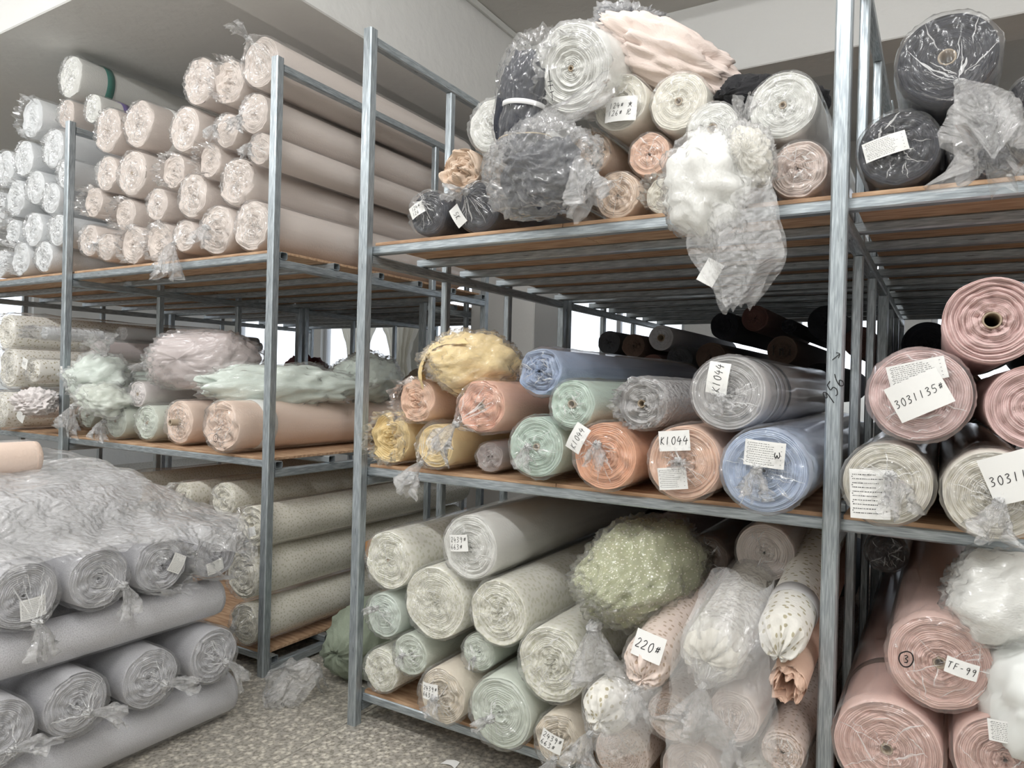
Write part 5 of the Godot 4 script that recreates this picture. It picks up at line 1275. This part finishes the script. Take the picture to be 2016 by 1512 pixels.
func bottom_shelf_bundles() -> void:
	var g := "cloth bundles on the bottom shelves"
	heap("floral_green_bundle", "sage green floral cloth bundle in a knotted clear bag", "cloth bundle", g, v3(1.045, 0.725, -0.16), v3(0.155, 0.135, 0.27), v3(8, -8, 0), "floral_green", 6.6, {"fine": 0.10, "amp": 0.10, "folds": v3(3.4, 3.4, 2.2), "rows": 44, "cols": 60, "bag": "film", "knot": v3(-0.03, -0.105, 0.245), "aim": v3(0.35, -0.7, 0.5), "tail": 0.16, "kr": 0.02})
	var t := heap("white_cloth_bag", "white cloth bag beside the rose roll tagged TF-99", "cloth bag", g, v3(1.985, 0.825, -0.05), v3(0.22, 0.115, 0.12), v3(0, 80, 0), "white", 2.9, {"fine": 0.08, "amp": 0.1, "bag": "film_soft"})
	heap("woven_sack", "bright white sack with creased faces resting on the rose roll", "sack", g, v3(2.055, 0.655, 0.10), v3(0.125, 0.14, 0.13), v3(0, 10, -18), "white_plastic", 5.0, {"fine": 0.1, "amp": 0.12, "folds": v3(1.6, 1.6, 1.6)})
	var rows := []
	for q in [[1.33, 1.475, 0.80, 0.06], [1.30, 1.50, 0.71, 0.21], [1.275, 1.515, 0.60, 0.225], [1.27, 1.52, 0.48, 0.22], [1.265, 1.515, 0.37, 0.22], [1.255, 1.50, 0.26, 0.215]]:
		var line := []
		for j in 11:
			line.append(v3(lerpf(q[0], q[1], j / 10.0), q[2] + 0.02 * sin(j * 0.6), q[3] + 0.035 * sin(j * PI / 10.0) + 0.012 * sin(j * 2.2 + q[2] * 2.0)))
		rows.append(line)
	film_bag("plastic_sheet", "long clear film sheet hanging over the cream roll on the bottom shelf", "plastic film", rows, v3(0, 0, 0.02), "film_clear", 6.0, 0.012)
	film_bag("plastic_sheet", "clear film flap twisted down beside the 220# slip", "plastic film", [
		[v3(1.10, 0.53, 0.20), v3(1.16, 0.51, 0.22), v3(1.23, 0.52, 0.2)],
		[v3(1.08, 0.43, 0.2), v3(1.15, 0.42, 0.24), v3(1.22, 0.43, 0.2)],
		[v3(1.06, 0.32, 0.2), v3(1.13, 0.31, 0.22), v3(1.19, 0.33, 0.2)]], v3(0, 0, 0.03), "film_clear", 7.0, 0.02)
	var s := thing("paper_slip", "white slip marked 220# on the blush floral roll", "paper slip", v3(1.193, 0.612, 0.185))
	slip(s, Vector3.ZERO, -8, Vector2(0.088, 0.068), "220#", 0.024, false, Vector2(-0.1, -0.35))

func small_things() -> void:
	# floor
	heap("green_sack", "dark green woven sack slumped on the floor between the racks", "sack", "", v3(-0.285, 0.15, -0.43), v3(0.18, 0.185, 0.25), v3(0, 0, 8), "sack", 3.6, {"fine": 0.09, "amp": 0.1, "folds": v3(3, 9, 3), "flat": 0.8})
	film_bag("empty_film_bag", "empty clear plastic bag lying on the terrazzo by the rack post", "plastic bag", [
		[v3(-0.46, 0.03, 0.0), v3(-0.44, 0.10, -0.02), v3(-0.43, 0.14, -0.06), v3(-0.40, 0.10, -0.12)],
		[v3(-0.41, 0.02, 0.10), v3(-0.38, 0.10, 0.05), v3(-0.36, 0.16, -0.02), v3(-0.36, 0.10, -0.10)],
		[v3(-0.35, 0.02, 0.08), v3(-0.33, 0.10, 0.04), v3(-0.30, 0.17, -0.04), v3(-0.31, 0.08, -0.12)],
		[v3(-0.30, 0.015, 0.02), v3(-0.28, 0.07, 0.0), v3(-0.26, 0.10, -0.06), v3(-0.28, 0.04, -0.12)]], v3(0.0, 0.025, 0.02), "film_milky", 3.0, 0.028)
	var sc := thing("paper_scrap", "small torn white paper scrap on the terrazzo floor", "paper scrap", v3(0.449, 0.003, 0.01))
	part(sc, "paper", sheet_mesh([[v3(-0.03, 0, 0.02), v3(0, 0.004, 0.015), v3(0.03, 0, 0.02)], [v3(-0.025, 0.002, -0.01), v3(0, 0.006, -0.015), v3(0.02, 0.001, -0.02)]], 4, 0.003, 1.0), M.paper)
	# cardboard
	var cb := thing("cardboard_piece", "brown corrugated cardboard corner behind the white rolls", "cardboard", v3(-0.10, 0.60, -0.22))
	part(cb, "panel", bar(v3(0.13, 0.11, 0.006), 0.001), M.cardboard, v3(0, 0, 0), Basis(Vector3(0, 0, 1), 0.5))
	part(cb, "panel", bar(v3(0.006, 0.11, 0.10), 0.001), M.cardboard, v3(0.06, 0.02, -0.05), Basis(Vector3(0, 0, 1), 0.5))
	# sticker and marker on the posts
	var st := thing("post_sticker", "small white sticker on a left rack post", "sticker", v3(-2.305, 1.30, -0.0955))
	slip(st, Vector3.ZERO, 0, Vector2(0.026, 0.04), "8", 0.014)
	var w := thing("handwriting", "956 and an arrow in black marker on the middle post", "handwriting", v3(1.6045, 1.312, 0.0012))
	part(w, "digits", ink_mesh(writing("956", 0.032, 0.3), 0.0024), M.ink, v3(0, -0.012, 0), Basis(Vector3(0, 0, 1), 1.05))
	part(w, "arrow", ink_mesh(writing(">", 0.022, 0.0), 0.002), M.ink, v3(0.002, 0.07, 0))
	# curtains at the back
	for a in [-5.0, -4.25]:
		var c := thing("curtain", "white gathered curtain hanging before the back window", "curtain", v3(a, 1.0, RZ0 + 0.14), "curtains at the back window")
		var rows := []
		for i in 7:
			var line := []
			var pinch: float = [1.0, 1.0, 0.95, 0.6, 0.45, 0.6, 0.75][i]
			for j in 23:
				line.append(v3((j / 22.0 - 0.5) * 0.68 * pinch, 1.5 - i * 0.24, 0.035 * sin(j * 1.9)))
			rows.append(line)
		part(c, "cloth", sheet_mesh(rows, 3, 0.012, a), M.curtain)
		part(c, "rod_bracket", bar(v3(0.02, 0.03, 0.14), 0.003), M.window_frame, v3(0.3, 1.535, -0.07))
		part(c, "rod_bracket", bar(v3(0.02, 0.03, 0.14), 0.003), M.window_frame, v3(-0.3, 1.535, -0.07))
		part(c, "curtain_rod", pipe_mesh(0.012, 0.75, 0.003), M.window_frame, v3(0.375, 1.52, 0), Basis(Vector3.UP, PI / 2))

func everything() -> void:
	mat("teal", Color(0.12, 0.45, 0.40), 0.5)
	mat("violet", Color(0.40, 0.33, 0.58), 0.5)
	rolls()
	felt_stack()
	top_shelf_bundles()
	middle_shelf_bundles()
	bottom_shelf_bundles()
	small_things()

# ------------------------------------------------------------------ the scene
const LAMP_X := [-4.2, -1.6, 1.0, 3.6, -3.0, 0.0, 3.0, 0.7, 3.2]
const LAMP_Z := [2.0, 2.0, 2.0, 2.0, 3.8, 3.8, 3.8, 0.2, 0.2]  # the row behind the camera is added to give the film more highlights
const LAMP_K := [1.1, 1.1, 1.1, 1.1, 0.4, 0.4, 0.4, 0.22, 0.22]
const LAMP_Y := 3.57
const LAMP_E := 4.8
const LAMP_COLOR := Color(0.985, 0.985, 0.985)
const LAMP_GLOW := 6.0
const EXPOSURE := 0.96
const SKY := 2.2

func _ready() -> void:
	rng.seed = 11
	nz.seed = 5
	nz.noise_type = FastNoiseLite.TYPE_SIMPLEX_SMOOTH
	nz.frequency = 1.0
	nz.fractal_type = FastNoiseLite.FRACTAL_NONE
	var cam := Camera3D.new()
	cam.name = "camera"
	cam.position = CAM
	cam.basis = Basis(Vector3.UP, deg_to_rad(31.068)) * Basis(Vector3.RIGHT, deg_to_rad(-0.1895)) * Basis(Vector3.BACK, deg_to_rad(1.4306))
	cam.fov = rad_to_deg(2.0 * atan(756.0 / 1401.43))
	cam.near = 0.02
	cam.far = 60.0
	add_child(cam)
	cam.current = true
	var env := Environment.new()
	env.background_mode = Environment.BG_SKY
	var sky := Sky.new()
	var sm := ProceduralSkyMaterial.new()
	sm.sky_top_color = Color(0.86, 0.92, 1.0)
	sm.sky_horizon_color = Color(0.95, 0.97, 1.0)
	sm.ground_horizon_color = Color(0.62, 0.63, 0.62)
	sm.ground_bottom_color = Color(0.5, 0.5, 0.49)
	sky.sky_material = sm
	env.sky = sky
	env.background_energy_multiplier = SKY
	env.tonemap_mode = Environment.TONE_MAPPER_LINEAR
	env.tonemap_exposure = EXPOSURE
	env.sdfgi_enabled = true
	env.ssao_enabled = true
	env.ssil_enabled = true
	var we := WorldEnvironment.new()
	we.name = "world_environment"
	we.environment = env
	add_child(we)
	lamps()
	make_materials()
	room()
	rack("shelving_rack", "galvanised steel rack with plywood shelves holding the pastel rolls tagged K1044", [0.0, 1.6236, 3.25], 0.0, 1.66, [LOW, MID, TOP], 2.6)
	rack("shelving_rack", "galvanised steel rack behind the grey felt rolls, beige rolls on its top shelf", [-3.95, -2.285, -0.6217], -0.097, 1.70, [0.09, LMID, LTOP], 2.667, "", [0.57, 1.14])
	rack("shelving_rack", "steel rack in the dark back row behind the pastel rolls", [0.0, 1.6236, 3.25], -1.685, 1.66, [LOW, MID, TOP], 2.6)
	rack("shelving_rack", "steel rack in the dark back row left of the white column", [-3.95, -2.285, -1.16], -1.82, 1.66, [LOW, LMID, LTOP], 2.667)
	everything()
